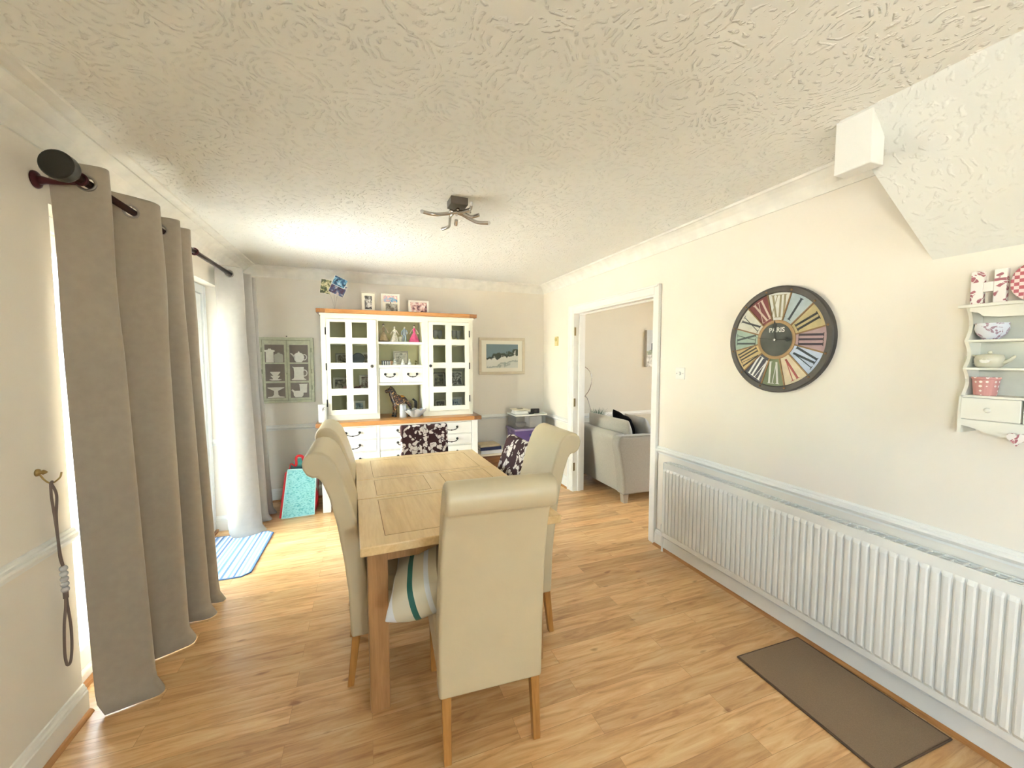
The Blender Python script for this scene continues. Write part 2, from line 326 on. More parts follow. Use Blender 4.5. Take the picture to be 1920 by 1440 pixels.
SKIRT = [(0, 0), (.018, 0), (.018, .095), (.014, .1), (.014, .108), (.009, .116), (.006, .128), (0, .13)]
BEAD = [(0, 0), (.034, 0), (.032, .006), (.026, .013), (.018, .017), (0, .017)]
RW = lambda p, q, t: (XW-p, t, q)
LW = lambda p, q, t: (XL+p, t, q)
BW = lambda p, q, t: (t, YB-p, q)
BEADM = woodmat('beading', 'c08a50', '9a6433', 'y')
n = 6
for prof, mm, nm in ((DADO, WHITE, 'trim_%d'), (SKIRT, WHITE, 'baseboard_%s'), (BEAD, BEADM, 'bead')):
    for side, fn, spans in (('right', RW, ((Y0, 2.51), (3.955, YB))), ('left', LW, ((Y0, 2.10), (4.02, YB))), ('back', BW, ((XL, XW),))):
        b = B()
        for s0, s1 in spans: b.prism(prof, fn, s0, s1)
        if nm == 'trim_%d': name = 'trim_%d' % n; n += 1
        elif nm == 'bead': name = 'trim_%d' % n; n += 1
        else: name = 'baseboard_'+side
        struct(b.obj(name, mm))
# living-room dado and skirting on its back wall
struct(B().prism([(p, q-.053) for p, q in DADO], BW, XW+.12, LX).obj('trim_12', WHITE))
struct(B().prism(SKIRT, BW, XW+.12, LX).obj('baseboard_living', WHITE))
struct(B().prism([(p, q) for p, q in [(0, -.1), (.01, -.1), (.05, -.04), (.095, 0), (0, 0)]], lambda p, q, t: (t, YB-p, H+q), XW+.12, LX).obj('trim_13', MC['coving_paint']))
# reveal trims inside the patio recess (far side faces the camera)
RV = lambda p, q, t: (t, 4.02-p, q)
struct(B().prism(DADO, RV, XL-.09, XL+.0).obj('trim_14', WHITE)); struct(B().prism(SKIRT, RV, XL-.09, XL).obj('trim_15', WHITE))
# doorway
d = struct(B().box(XW-.02, XW, 2.514, 2.57, 0, 2.05).box(XW-.02, XW, 3.87, 3.95, 0, 2.05).box(XW-.02, XW, 2.57, 3.87, 1.985, 2.05).obj('door_1', WHITE, bev=.006), 'white moulded architrave of the open doorway')
b = B().box(XW-.027, XW-.0, 2.507, 2.522, 0, 2.06).box(XW-.027, XW, 3.935, 3.958, 0, 2.06).box(XW-.027, XW, 2.522, 3.935, 2.044, 2.06)
b.obj('architrave_moulding', WHITE, d, bev=.004)
B().box(XW-.012, XW+.132, 2.57, 2.585, 0, 1.985).box(XW-.012, XW+.132, 3.855, 3.87, 0, 1.985).box(XW-.012, XW+.132, 2.585, 3.855, 1.97, 1.985).obj('door_lining', WHITE, d)
B().box(XW+.05, XW+.085, 2.585, 2.6, 0, 1.957).box(XW+.05, XW+.085, 3.84, 3.855, 0, 1.957).box(XW+.05, XW+.085, 2.6, 3.84, 1.957, 1.97).obj('door_stop', WHITE, d, bev=.002)
for z in (1.78, 1.0, .28):
    B().box(XW+.004, XW+.016, 3.852, 3.8565, z-.045, z+.045).tf(Matrix.Translation((XW-.004, 3.85, 0))).lathe([(.004, z-.045), (.004, z+.045)], seg=8).obj('hinge', mat('aged_brass', '8c7a52', .35, .7), d)
# patio doors
w = struct(B().box(-1.31, -1.22, 3.95, 4.02, 0, 2.08).box(-1.31, -1.22, 2.10, 2.17, 0, 2.08).box(-1.31, -1.22, 2.17, 3.95, 2.01, 2.08).box(-1.31, -1.22, 2.17, 3.95, 0, .06).obj('window_1', UPVC, bev=.008), 'white patio doors to the garden')
for y0, y1 in ((2.17, 3.06), (3.06, 3.95)):
    s = B().box(-1.30, -1.235, y0, y0+.085, .06, 2.01).box(-1.30, -1.235, y1-.085, y1, .06, 2.01).box(-1.30, -1.235, y0+.085, y1-.085, 1.925, 2.01).box(-1.30, -1.235, y0+.085, y1-.085, .06, .16).obj('window_frame', UPVC, w, bev=.008)
    B().box(-1.272, -1.266, y0+.08, y1-.08, .15, 1.93).obj('pane', GLASS, s)
B().box(-1.235, -1.20, 3.0, 3.02, .95, 1.0).box(-1.205, -1.19, 3.0, 3.02, .9, 1.0).obj('door_handle', UPVC, w, bev=.003)
B().box(-1.37, -1.2, 2.10, 4.02, -.005, .02).obj('sill', BEADM, w, bev=.004)
# added unseen windows for daylight: behind the camera and in the living room
w2 = struct(B().box(-1.31, -1.25, -1.65, -1.59, 1.08, 2.04).box(-1.31, -1.25, -.71, -.65, 1.08, 2.04).box(-1.31, -1.25, -1.59, -.71, 1.98, 2.04).box(-1.31, -1.25, -1.59, -.71, 1.08, 1.14).obj('added_window_2', UPVC, bev=.005))
B().box(-1.282, -1.277, -1.59, -.71, 1.14, 1.98).obj('pane', GLASS, w2)
w3 = struct(B().box(LX+.04, LX+.1, 1.5, 1.56, .8, 2.1).box(LX+.04, LX+.1, 2.84, 2.9, .8, 2.1).box(LX+.04, LX+.1, 1.56, 2.84, 2.04, 2.1).box(LX+.04, LX+.1, 1.56, 2.84, .8, .86).box(LX+.04, LX+.1, 2.17, 2.23, .86, 2.04).obj('added_window_3', UPVC, bev=.005))  # added living-room window for daylight, out of view
B().box(LX+.068, LX+.073, 1.56, 2.84, .86, 2.04).obj('pane', GLASS, w3)
# garden seen through the patio doors
PAVE = mat('pale_paving', 'd0ccc6', .85, var=.12, vscale=2)
struct(B().box(-7, -1.37, -6, 9, -.16, -.02).obj('floor_patio', PAVE))
struct(B().box(-60, 60, -60, 60, -.4, -.17).obj('floor_gravel', mat('pale_gravel', 'b5aea0', .95, var=.2, vscale=1.5)))
f = thing('garden_fence', 'pale wooden garden fence seen through the gap beside the near curtain', 'fence', (-6.2, 2.5, -.1))
FEN = mat('fence_timber', 'b8a98b', .9, var=.2, vscale=4)
for k in range(5): B().box(-.04, .04, -6+3*k, -5.9+3*k, 0, 1.85).obj('fence_post', FEN, f)
b = B()
for k in range(12): b.box(.04, .06, -6, 6, .05+k*.145, .18+k*.145)
b.obj('fence_panel', FEN, f)
h = B()
for k in range(46):
    h.ball((random.uniform(-.5, .4), random.uniform(-6, 6), random.uniform(.3, 2.3)), random.uniform(.35, .6), u=10, w=7)
ho = tag(h.obj('hedge', blotch('hedge_leaves', ['4d6b2c', '7f9d4a', 'a9bf73'], 14), smooth=True), 'green garden hedge above the fence outside the patio doors', 'hedge'); ho.location = (-7.2, 3, -.1)
# ------------------------------------------------------------------ dining table
TB = thing('dining_table', 'light oak extending dining table with inset panels and square legs', 'table', (.378, 2.285, 0), R(1.8))
TW, TL, TT = .43, .715, .77
b = B().box(-TW, TW, -TL, -.157, .732, TT).box(-TW, TW, .182, TL, .732, TT); b.obj('tabletop', OAKY, TB, bev=.005)
B().box(-TW, TW, -.1555, .1805, .732, TT).obj('extension_leaf', OAKY, TB, bev=.003)
b = B(); zt = TT+.0004
def gr(x0, x1, y0, y1):
    w = .0022
    b.box(x0, x1, y0, y0+w, TT-.004, zt).box(x0, x1, y1-w, y1, TT-.004, zt).box(x0, x0+w, y0+w, y1-w, TT-.004, zt).box(x1-w, x1, y0+w, y1-w, TT-.004, zt)
gr(-.335, .335, -.635, -.195); gr(-.335, .335, .215, .635); gr(-.335, -.05, -.125, .15); gr(.05, .335, -.125, .15)
b.obj('panel_groove', GROOVE, TB)
B().box(-.335, .335, -.635, -.195, TT-.002, zt-.0002).box(-.335, .335, .215, .635, TT-.002, zt-.0002).box(-.335, -.05, -.125, .15, TT-.002, zt-.0002).box(.05, .335, -.125, .15, TT-.002, zt-.0002).obj('inset_panel', woodmat('oak_panel', 'e6c48c', 'd3ab70', 'y', .8, rough=.28, coat=.35), TB)
B().box(-.36, .36, -.59, -.565, .645, .732).box(-.36, .36, .565, .59, .645, .732).box(-.39, -.365, -.565, .565, .645, .732).box(.365, .39, -.565, .565, .645, .732).obj('apron', OAKZ, TB)
for sx in (-1, 1):
    for sy in (-1, 1):
        x, y = sx*.362, sy*.555
        B().box(x-.04, x+.04, y-.04, y+.04, 0, .732).obj('leg', OAKZ, TB, bev=.004)
# ------------------------------------------------------------------ cream leather scroll-back chairs
LEGM = woodmat('chair_leg_oak', 'bd8746', '9f6c30', 'z', rough=.4)
def scroll_chair(label, loc, rz, w=.201):
    t = thing('dining_chair', label, 'chair', loc, rz, 'cream leather scroll-back chairs round the table')
    # b = distance behind; local y = -(b+.16)
    back = [(.075, .235), (.082, .45), (.098, .60), (.122, .76), (.15, .88), (.176, .95), (.192, .972), (.212, .972), (.234, .985), (.248, 1.01), (.252, 1.035), (.244, 1.06), (.226, 1.078), (.2, 1.085), (.172, 1.08), (.146, 1.062), (.122, 1.03), (.098, .97), (.07, .88), (.04, .76), (.015, .62), (0, .49), (-.005, .235)]
    B().prism([(-(p+.16), z) for p, z in back], lambda p, q, u: (u, p, q), -w, w).obj('backrest', LEATHER, t, bev=.014, bseg=4)
    for v in t.children[0].data.vertices: v.co.x *= 1-.055*max(0, (v.co.z-.5)/.55)
    # loose-cover skirt and padded seat
    B().box(-w, w, -.166, .235, .30, .43).obj('seat_skirt', LEATHER, t, bev=.012, bseg=3)
    B().box(-w-.004, w+.004, -.160, .245, .425, .487).obj('seat', LEATHER, t, bev=.024, bseg=4)
    for sx in (-1, 1):
        for y, sp in ((-.205, -.038), (.205, .012)):
            b = B(); x = sx*(w-.028); r = .019; r2 = .014
            v = [b.v((x+dx*r, y+dy*r, .31)) for dx, dy in ((-1, -1), (1, -1), (1, 1), (-1, 1))]
            u = [b.v((x+dx*r2, y+sp+dy*r2, 0)) for dx, dy in ((-1, -1), (1, -1), (1, 1), (-1, 1))]
            b.face(v); b.face(u[::-1])
            for k in range(4): b.face([u[k], u[(k+1) % 4], v[(k+1) % 4], v[k]])
            b.obj('leg', LEGM, t, bev=.003)
    return t
scroll_chair('cream leather scroll-back chair at the near end of the table, its back to the camera', (.441, 1.598, 0), R(-3))
scroll_chair('cream leather scroll-back chair on the window side, nearer of the two', (.155, 2.04, 0), R(-90))
scroll_chair('cream leather scroll-back chair on the window side, farther one beside the dresser end', (.138, 2.68, 0), R(-90))
scroll_chair('cream leather scroll-back chair on the doorway side, pale front facing the window', (.68, 2.05, 0), R(90))
# ------------------------------------------------------------------ floral chairs
FLOR = floral('floral_fabric', '3a1a1c', 'ddd5ce', 'a89a96', 10.)
def floral_chair(label, loc, rz, lean=.05):
    t = thing('floral_chair', label, 'chair', loc, rz, 'floral covered chairs')
    w = .195
    B().prism([(-.21, .30), (-.16, .30), (-.165, .5), (-.165-lean, .90), (-.18-lean, .925), (-.215-lean, .93), (-.24-lean, .915), (-.24, .5), (-.23, .30)], lambda p, q, u: (u, p, q), -w, w).obj('backrest', FLOR, t, bev=.015, bseg=3)
    B().box(-w, w, -.17, .22, .30, .47).obj('seat', FLOR, t, bev=.02, bseg=3)
    for sx in (-1, 1):
        for y in (-.19, .19): B().box(sx*.165-.018, sx*.165+.018, y-.018, y+.018, 0, .305).obj('leg', DARKWOOD, t, bev=.003)
    return t
floral_chair('chair covered in dark brown fabric with cream flowers, at the far end of the table', (.465, 3.14, 0), R(180))
floral_chair('dark floral fabric chair on the doorway side, behind the pale leather chair', (.665, 2.53, 0), R(90), .135)
# striped cushion on the near chair
def pillow(w, d, h, n=18, seed=0, pinch=.10):
    rr = random.Random(seed); ph = [rr.uniform(0, 6) for _ in range(6)]
    def f(sgn):
        def g(u, v):
            a, c = u*2-1, v*2-1
            k = (1-abs(a)**2.6)*(1-abs(c)**2.6); k = max(k, 0)**.45
            pi_ = 1-pinch*(1-abs(a)**2)*abs(c)**3; pj = 1-pinch*(1-abs(c)**2)*abs(a)**3
            wr = .012*sin(7*a+ph[0]+3*c)*(abs(c)**2)+.010*sin(9*c+ph[1])*(abs(a)**2)
            return (a*w/2*pj, c*d/2*pi_, sgn*(h/2*k+wr*k))
        return g
    b = B(); b.grid(f(1), n, n).grid(f(-1), n, n); bmesh.ops.remove_doubles(b.bm, verts=b.bm.verts[:], dist=.0008); return b
ST = stripes('striped_satin', [(0, '8f8068'), (.06, 'cdc2a6'), (.14, 'b4b1a6'), (.20, 'd2c7ab'), (.30, '4c7a66'), (.34, 'cfc4a8'), (.42, 'd8d4ca'), (.5, 'd9dade'), (.60, 'd0c6ae'), (.735, '2c6a5c'), (.785, 'd2c8ad'), (.88, 'd9dde0'), (.925, 'cbbfa3')], 0, .46, .45)
cu = pillow(.46, .46, .20, seed=3).obj('striped_cushion', ST, smooth=True, sub=1)
cu.location = (.30, 1.67, .572); cu.rotation_euler = (R(4), R(-15), R(-12)); tag(cu, 'plump cushion with green, grey and cream stripes on the seat of the near chair', 'cushion')
# ------------------------------------------------------------------ dresser
D = thing('dresser', 'cream painted dresser with oak boards, glazed doors and rows of drawers', 'dresser', (.37, YB-.02, 0))
def dx(x): return x-.37
def dy(y): return y-(YB-.02)
FY, HY = 4.13, 4.25
def dbox(b, x0, x1, y0, y1, z0, z1): return b.box(dx(x0), dx(x1), dy(y0), dy(y1), z0, z1)
WB = mat('white_painted_wood', 'eeeee9', .4, var=.01)
b = B(); dbox(b, -.40, 1.14, FY+.02, YB-.03, .13, .83); b.obj('base_cabinet', WB, D, bev=.004)
b = B()
for x0, x1 in ((-.40, -.34), (.105, .13), (.60, .625), (1.075, 1.14)): dbox(b, x0, x1, FY, FY+.02, .13, .83)
for z0, z1 in ((.815, .83), (.13, .17)): dbox(b, -.34, 1.075, FY, FY+.02, z0, z1)
for z in (.686, .566): dbox(b, -.34, 1.075, FY+.004, FY+.02, z-.003, z+.003)
b.obj('face_frame', WB, D, bev=.002)
for x0, x1 in ((-.40, -.33), (1.07, 1.14)):
    for y0, y1 in ((FY, FY+.07), (YB-.11, YB-.04)):
        b = B(); dbox(b, x0, x1, y0, y1, 0, .135); b.obj('leg', WB, D, bev=.004)
b = B(); dbox(b, -.37, 1.11, FY+.05, YB-.05, .09, .13); b.obj('plinth', WB, D)
ns = [dx(-.44), dx(1.175)]
b = B(); dbox(b, -.36, 1.095, FY-.03, YB-.03, .83, .872); b.obj('worktop', BOARD, D, bev=.003)
BE = woodmat('board_end_grain', '9c6a3c', '7a4c26', 'y', 2)
b = B(); dbox(b, -.44, -.36, FY-.03, YB-.03, .83, .872); b.obj('board_end', BE, D, bev=.003); b = B(); dbox(b, 1.095, 1.175, FY-.03, YB-.03, .83, .872); b.obj('board_end', BE, D, bev=.003)
def bail(parent, cx, cz, y, w=.062):
    b = B()
    for s in (-1, 1): b.ball((cx+s*w, y-.012, cz), .013, u=10, w=6); b.tube([(cx+s*w, y, cz), (cx+s*w, y-.012, cz)], .006, 8)
    pts = [(cx-w, y-.018, cz-.004)]+[(cx-w*cos(pi*k/10)*1.0, y-.022-.006*sin(pi*k/10), cz-.006-.024*sin(pi*k/10)) for k in range(1, 10)]+[(cx+w, y-.018, cz-.004)]
    b.tube(pts, .0045, 6); b.ball((cx, y-.028, cz-.030), .007, (1.6, 1, 1), 8, 6)
    return b.obj('handle', IRON, parent, smooth=True)
for x0, x1 in ((-.34, .105), (.13, .60), (.625, 1.075)):
    for z0, z1 in ((.690, .812), (.570, .682), (.42, .560)):
        b = B(); dbox(b, x0+.004, x1-.004, FY+.003, FY+.022, z0+.002, z1-.002); dr = b.obj('drawer', WB, D, bev=.003)
        bail(dr, dx((x0+x1)/2), (z0+z1)/2+.012, dy(FY+.003))
    b = B(); dbox(b, x0+.004, x1-.004, FY+.003, FY+.022, .175, .414); dr = b.obj('drawer', WB, D, bev=.003); bail(dr, dx((x0+x1)/2), .32, dy(FY+.003))
# hutch carcass
HB = YB-.045
b = B()
dbox(b, -.386, -.366, HY+.02, HB, .872, 1.92); dbox(b, 1.10, 1.12, HY+.02, HB, .872, 1.92)
dbox(b, .118, .135, HY+.02, HB, .872, 1.92); dbox(b, .58, .597, HY+.02, HB, .872, 1.92); dbox(b, -.366, 1.10, HY+.02, HB, 1.89, 1.92)
b.obj('hutch_carcass', CREAMP, D)
b = B(); dbox(b, -.386, 1.12, HB-.012, HB, .872, 1.92)
for k in range(16): pass
b.obj('back_panel', OLIVE, D)
for z in (.905, 1.165, 1.415, 1.64):
    for x0, x1 in ((-.366, .118), (.597, 1.10)): b = B(); dbox(b, x0, x1, HY+.03, HB-.012, z-.018, z); b.obj('glazed_shelf', CREAMP, D)
b = B()
for x0, x1 in ((-.386, -.342), (.122, .142), (.578, .60), (.60, .637), (1.078, 1.12)): dbox(b, x0, x1, HY, HY+.022, .872, 1.905)
for x0, x1 in ((-.342, .122), (.637, 1.078)): dbox(b, x0, x1, HY, HY+.022, 1.872, 1.905); dbox(b, x0, x1, HY, HY+.022, .872, .925)
dbox(b, .142, .578, HY, HY+.022, 1.862, 1.905)
b.obj('hutch_face_frame', CREAMP, D, bev=.002)
b = B(); dbox(b, .135, .58, HY+.003, HB-.012, 1.632, 1.655); dbox(b, .135, .58, HY+.003, HB-.012, 1.39, 1.418); dbox(b, .135, .58, HY+.003, HB-.012, 1.21, 1.236); dbox(b, .348, .366, HY+.003, HB-.012, 1.236, 1.39)
b.obj('open_shelf', CREAMP, D, bev=.002)
for x0, x1 in ((.145, .346), (.368, .577)):
    b = B(); dbox(b, x0, x1, HY+.004, HY+.18, 1.239, 1.387); dr = b.obj('small_drawer', CREAMP, D, bev=.003); bail(dr, dx((x0+x1)/2), 1.325, dy(HY+.004), .045)
b = B(); dbox(b, -.34, 1.08, HY-.035, HB+.01, 1.924, 1.963); b.obj('top_board', BOARD, D, bev=.003)
b = B(); dbox(b, -.42, -.34, HY-.035, HB+.01, 1.924, 1.963); b.obj('board_end', BE, D, bev=.003); b = B(); dbox(b, 1.08, 1.16, HY-.035, HB+.01, 1.924, 1.963); b.obj('board_end', BE, D, bev=.003)
b = B(); dbox(b, -.396, 1.13, HY-.012, HB, 1.904, 1.924); b.obj('cornice', CREAMP, D, bev=.004)
ROWS = ((1.69, 1.84), (1.443, 1.63), (1.188, 1.382), (.978, 1.123))
for x0, x1, cols, kx in ((-.340, .120, ((-.304, -.166), (-.105, .034)), .075), (.639, 1.076, ((.686, .820), (.885, 1.03)), .655)):
    b = B(); X = [x0+.002, cols[0][0], cols[0][1], cols[1][0], cols[1][1], x1-.002]
    for a, c in ((0, 1), (2, 3), (4, 5)): dbox(b, X[a], X[c], HY-.016, HY+.004, .928, 1.869)
    Z = [.928]+[z for r_ in ROWS[::-1] for z in r_]+[1.869]
    for k in range(0, len(Z), 2):
        for c in cols: dbox(b, c[0], c[1], HY-.016, HY+.004, Z[k], Z[k+1])
    do = b.obj('door', CREAMP, D)
    b = B(); dbox(b, X[1], X[4], HY-.004, HY-.002, .975, 1.842); b.obj('pane', PANE, do)
    b = B(); b.ball((dx(kx), dy(HY-.035), 1.408), .016, u=12, w=8); b.tube([(dx(kx), dy(HY-.016), 1.408), (dx(kx), dy(HY-.03), 1.408)], .006); b.obj('knob', IRON, do, smooth=True)
    hx = x0-.003 if x0 < 0 else x1+.003
    for z in (1.75, 1.405, 1.05): b = B(); b.tube([(dx(hx), dy(HY-.018), z-.035), (dx(hx), dy(HY-.018), z+.035)], .006, 8); b.obj('hinge', IRON, do)
# ------------------------------------------------------------------ frames and photographs
FW = mat('white_frame', 'efece4', .4, var=.01); FB = mat('grey_silver_frame', 'a9a79c', .35, .3)
MOUNT = mat('ivory_mount', 'efeada', .8, var=.005)
SEP = ['2b241c', '6e6450', 'b9b09a', 'd8d2c2']; BW_ = ['1d1d1d', '5c5a58', 'aaa8a4', 'e2e0dc']
def frame(name, label, x, y, z, w, h, pic, fm=FW, bw=.014, mount=0, lean=8, rz=0, group=None, cat='photo frame', dep=.012, pics=None, card=False):
    t = thing(name, label, cat, (x, y, z), R(rz), group); la = R(lean)
    M = Matrix.Rotation(-la, 4, 'X'); b = B().tf(M)
    b.box(-w/2, w/2, 0, dep, 0, bw).box(-w/2, w/2, 0, dep, h-bw, h).box(-w/2, -w/2+bw, 0, dep, bw, h-bw).box(w/2-bw, w/2, 0, dep, bw, h-bw); b.obj('frame', fm, t, bev=.0015)
    if mount or card: B().tf(M).box(-w/2+bw, w/2-bw, dep*.5, dep*.7, bw, h-bw).obj('mount', MOUNT, t)
    e = bw+mount
    for (u0, u1, v0, v1, pm) in (pics or [(-w/2+e, w/2-e, e, h-e, pic)]):
        B().tf(M).box(u0, u1, dep*.35, dep*.5, v0, v1).obj('photograph', pm, t)
    B().tf(M).box(-w/2+bw*.5, w/2-bw*.5, dep*.72, dep, bw*.5, h-bw*.5).obj('backing', mat('frame_backing', '5b5146', .8), t)
    if lean: B().tube([(0, dep, h*.55), (0, dep+h*.34, .002)], .004, 6).obj('stand', MC['frame_backing'], t)
    return t
zt = 1.964
frame('framed_photograph', 'small black-and-white photo in a clear frame on top of the dresser', .055, 4.40, zt, .135, .205, blotch('photo_bw1', BW_, 24, 1), mat('clear_acrylic', 'd8cfbe', .2), .006, .026, group='framed photographs on the dresser top')
P1, P2 = blotch('photo_beach', ['4d8ab5', '9cc4dc', 'e7a7a0', 'f1efe9'], 22, 2), blotch('photo_bw2', ['4d4940', '8e897e', 'c9c5bb'], 22, 3)
frame('framed_photograph', 'tall white frame with two photos, one blue and one sepia, on top of the dresser', .275, 4.39, zt, .185, .205, P1, FW, .01, .0, 8, pics=[(-.07, .07, .115, .185, P1), (-.05, .07, .018, .1, P2)], card=True, group='framed photographs on the dresser top')
frame('framed_photograph', 'white landscape frame with a couple photo on top of the dresser', .565, 4.39, zt, .215, .145, blotch('photo_couple', ['4a2f3a', 'b4848a', 'e9c5bd', 'f4efec'], 20, 4), FW, .02, 0, 8, group='framed photographs on the dresser top')
fl = B().box(-.20, .20, -.11, .11, 0, .008).obj('folder', mat('white_card', 'e8e4e0', .6), bev=.002); fl.location = (.97, 4.43, zt+.009); fl.rotation_euler = (0, 0, R(4)); tag(fl, 'flat white folder lying on the right end of the dresser top', 'folder')
fl = B().box(-.17, .18, -.10, .10, 0, .008).obj('folder', mat('grey_card', '8e8780', .6), bev=.001); fl.location = (.955, 4.43, zt); fl.rotation_euler = (0, 0, R(1)); tag(fl, 'thin grey folder under the white folder on the dresser top', 'folder')
# wire photo holder
t = thing('photo_holder', 'wire photo holder with three clipped snapshots on the left of the dresser top', 'photo holder', (-.265, 4.40, zt))
B().lathe([(.001, 0), (.032, 0), (.032, .008), (.02, .014), (.001, .014)]).obj('base', CHROME, t, smooth=False)
for k, (x, z) in enumerate(((-.06, .22), (.0, .25), (.05, .24))):
    B().tube(crom([(0, 0, .012), (x*.3, 0, .1), (x, .004*k, z)], 6), .0013, 5).obj('wire', CHROME, t)
for k, (x, z, w_, h_, rt, cols) in enumerate(((-.075, .235, .10, .145, 8, ['20261c', '54603a', 'cfc79a', 'e8e2c0']), (.035, .215, .15, .12, 24, ['1c1a28', '54304e', '3a5a86', 'd6c3c0']), (.055, .285, .13, .095, 24, ['0f2236', '215079', '7fb3cf', 'd9e2e6']))):
    M = Matrix.Translation((x, -.006*k, z)) @ Matrix.Rotation(R(rt), 4, 'Y')
    p_ = B().tf(M).box(-w_/2, w_/2, -.0006, .0006, -h_/2, h_/2).obj('photo_print', FW, t)
    B().tf(M).box(-w_/2+.004, w_/2-.004, -.0012, -.0006, -h_/2+.004, h_/2-.004).obj('photo_image', blotch('snap%d' % k, cols, 26, 5+k), p_)
# ------------------------------------------------------------------ inside the dresser
def shelf_frame(label, x, z, w, h, cols, y=4.46, fm=FW, bw=.012, mount=.008, rz=0, seed=0):
    return frame('framed_photograph', label, x, y, z, w, h, blotch('ph_%d' % seed, cols, 30, seed), fm, bw, mount, 7, rz, 'framed photographs inside the dresser')
shelf_frame('landscape sepia photo in a silver frame on the second glazed shelf, left door', -.19, 1.415, .17, .125, SEP, fm=FB, seed=11)
shelf_frame('white framed monochrome photo beside the blue plate in the left glazed cupboard', .03, 1.415, .10, .135, BW_, fm=FW, seed=12)
shelf_frame('leaning white framed photo on the third glazed shelf, left door', -.23, 1.165, .15, .125, ['3a332a', '837a62', 'c5bda4'], seed=13)
shelf_frame('silver framed group photo on the third glazed shelf behind the small ornaments', .02, 1.165, .14, .15, ['33201c', '77544a', 'b9a99a', 'dcd3c6'], fm=FB, seed=14)
shelf_frame('white framed photo on the bottom glazed shelf, left door', -.135, .905, .10, .13, ['3d3c3a', '8c8e90', 'd3d7da'], seed=15)
shelf_frame('white framed blue-grey photo on the bottom shelf behind the right pane column, left door', -.055, .905, .115, .14, ['4b5a68', '8ea3b4', 'd6dfe6'], y=4.42, seed=16)
shelf_frame('dark framed photo on the third glazed shelf, right door, left of the grey one', .79, 1.165, .14, .165, ['1c1c12', '4d4c34', '8d8b6a'], fm=mat('dark_frame', '3d3926', .4), seed=17)
shelf_frame('grey framed monochrome photo on the third glazed shelf, right door', .985, 1.165, .17, .19, BW_, fm=mat('sage_frame', '8b8c74', .5), bw=.018, seed=18)
shelf_frame('cream framed small photo on the bottom glazed shelf, right door', .80, .905, .13, .12, ['2c211c', '6b5d52', 'b7aea2'], fm=mat('tan_frame', 'a59f86', .5), seed=19)
shelf_frame('white framed photo with blue tones on the bottom glazed shelf, right door', .975, .905, .15, .14, ['1d2d48', '46648c', 'b8c8d8', 'e4e6e8'], seed=20)
shelf_frame('silver square frame with a pale picture on the middle open shelf', .375, 1.418, .155, .15, ['8f8e80', 'c6c4b6', 'e0ded2'], y=4.47, fm=FB, bw=.016, seed=21)
pl = B().lathe([(.001, .004), (.03, .004), (.055, .014), (.062, .016), (.062, .019), (.05, .016), (.028, .008), (.001, .008)], seg=28).obj('plate', mat('blue_glaze', '24405c', .2, var=.2), smooth=True)
pl.location = (-.055, 4.40, 1.479); pl.rotation_euler = (R(80), 0, 0); tag(pl, 'small dark blue plate standing on the second glazed shelf', 'plate')
def book(label, x, y, z, w, d, h, c, rz=0, group=None, name='book'):
    t = thing(name, label, 'book', (x, y, z), R(rz), group); m = mat('bk_'+c, c, .5)
    B().box(-w/2, w/2, -d/2, d/2, 0, .003).box(-w/2, w/2, -d/2, d/2, h-.003, h).box(-w/2, w/2, -d/2, -d/2+.003, .003, h-.003).obj('cover', m, t)
    B().box(-w/2+.004, w/2-.004, -d/2+.003, d/2-.004, .003, h-.003).obj('pages', mat('paper', 'e9e3d2', .9), t); return t
book('small red book lying flat on the third glazed shelf', -.17, 4.36, 1.165, .09, .10, .022, '7e2a28')
book('small pinkish booklet on top of the red book in the left glazed cupboard', -.165, 4.36, 1.188, .075, .09, .014, 'b08078')
OR = mat('ornament_dark_red', '5e2a28', .3, var=.3, vscale=60)
o = B().ball((0, 0, .018), .018, (1.6, 1, 1)).ball((.03, 0, .03), .014).tube([(.03, 0, .03), (.045, 0, .05)], .005).obj('ornament', OR, smooth=True); o.location = (-.075, 4.36, 1.165); tag(o, 'small dark red animal ornament on the third glazed shelf', 'ornament')
o = B().lathe([(.014, 0), (.016, .01), (.006, .02), (.012, .035), (.002, .05)]).obj('ornament', CHROME, smooth=True); o.location = (0.0, 4.35, 1.165); tag(o, 'tiny silver ornament in front of the group photo', 'ornament')
o = B().lathe([(.014, 0), (.012, .02), (.008, .03), (.009, .05), (.002, .055)]).obj('ornament', mat('pearl', 'd9cdb8', .3), smooth=True); o.location = (.01, 4.36, .905); tag(o, 'tiny pale figurine on the bottom glazed shelf, left door', 'ornament')
o = B().lathe([(.03, 0), (.04, .02), (.038, .05), (.025, .06), (.001, .062)]).obj('bowl', mat('dark_glaze', '26221a', .25), smooth=True); o.location = (-.255, 4.40, .905); tag(o, 'dark round pot on the bottom glazed shelf behind the left pane', 'pot')
for k, (x, y) in enumerate(((.73, 4.38), (.79, 4.43), (.94, 4.37), (1.0, 4.43))):
    g = B().lathe([(.028, 0), (.026, .003), (.004, .008), (.003, .06), (.016, .075), (.030, .10), (.032, .13), (.028, .155)], seg=18, cap=False).obj('wine_glass', CRYSTAL, smooth=True)
    g.location = (x, y, 1.64); tag(g, ['cut wine glass at the left behind the top pane of the right door', 'cut wine glass second from the left on the top glazed shelf', 'cut wine glass second from the right on the top glazed shelf', 'cut wine glass nearest the hinge side on the top glazed shelf'][k], 'glass', 'cut glasses on the top glazed shelf')
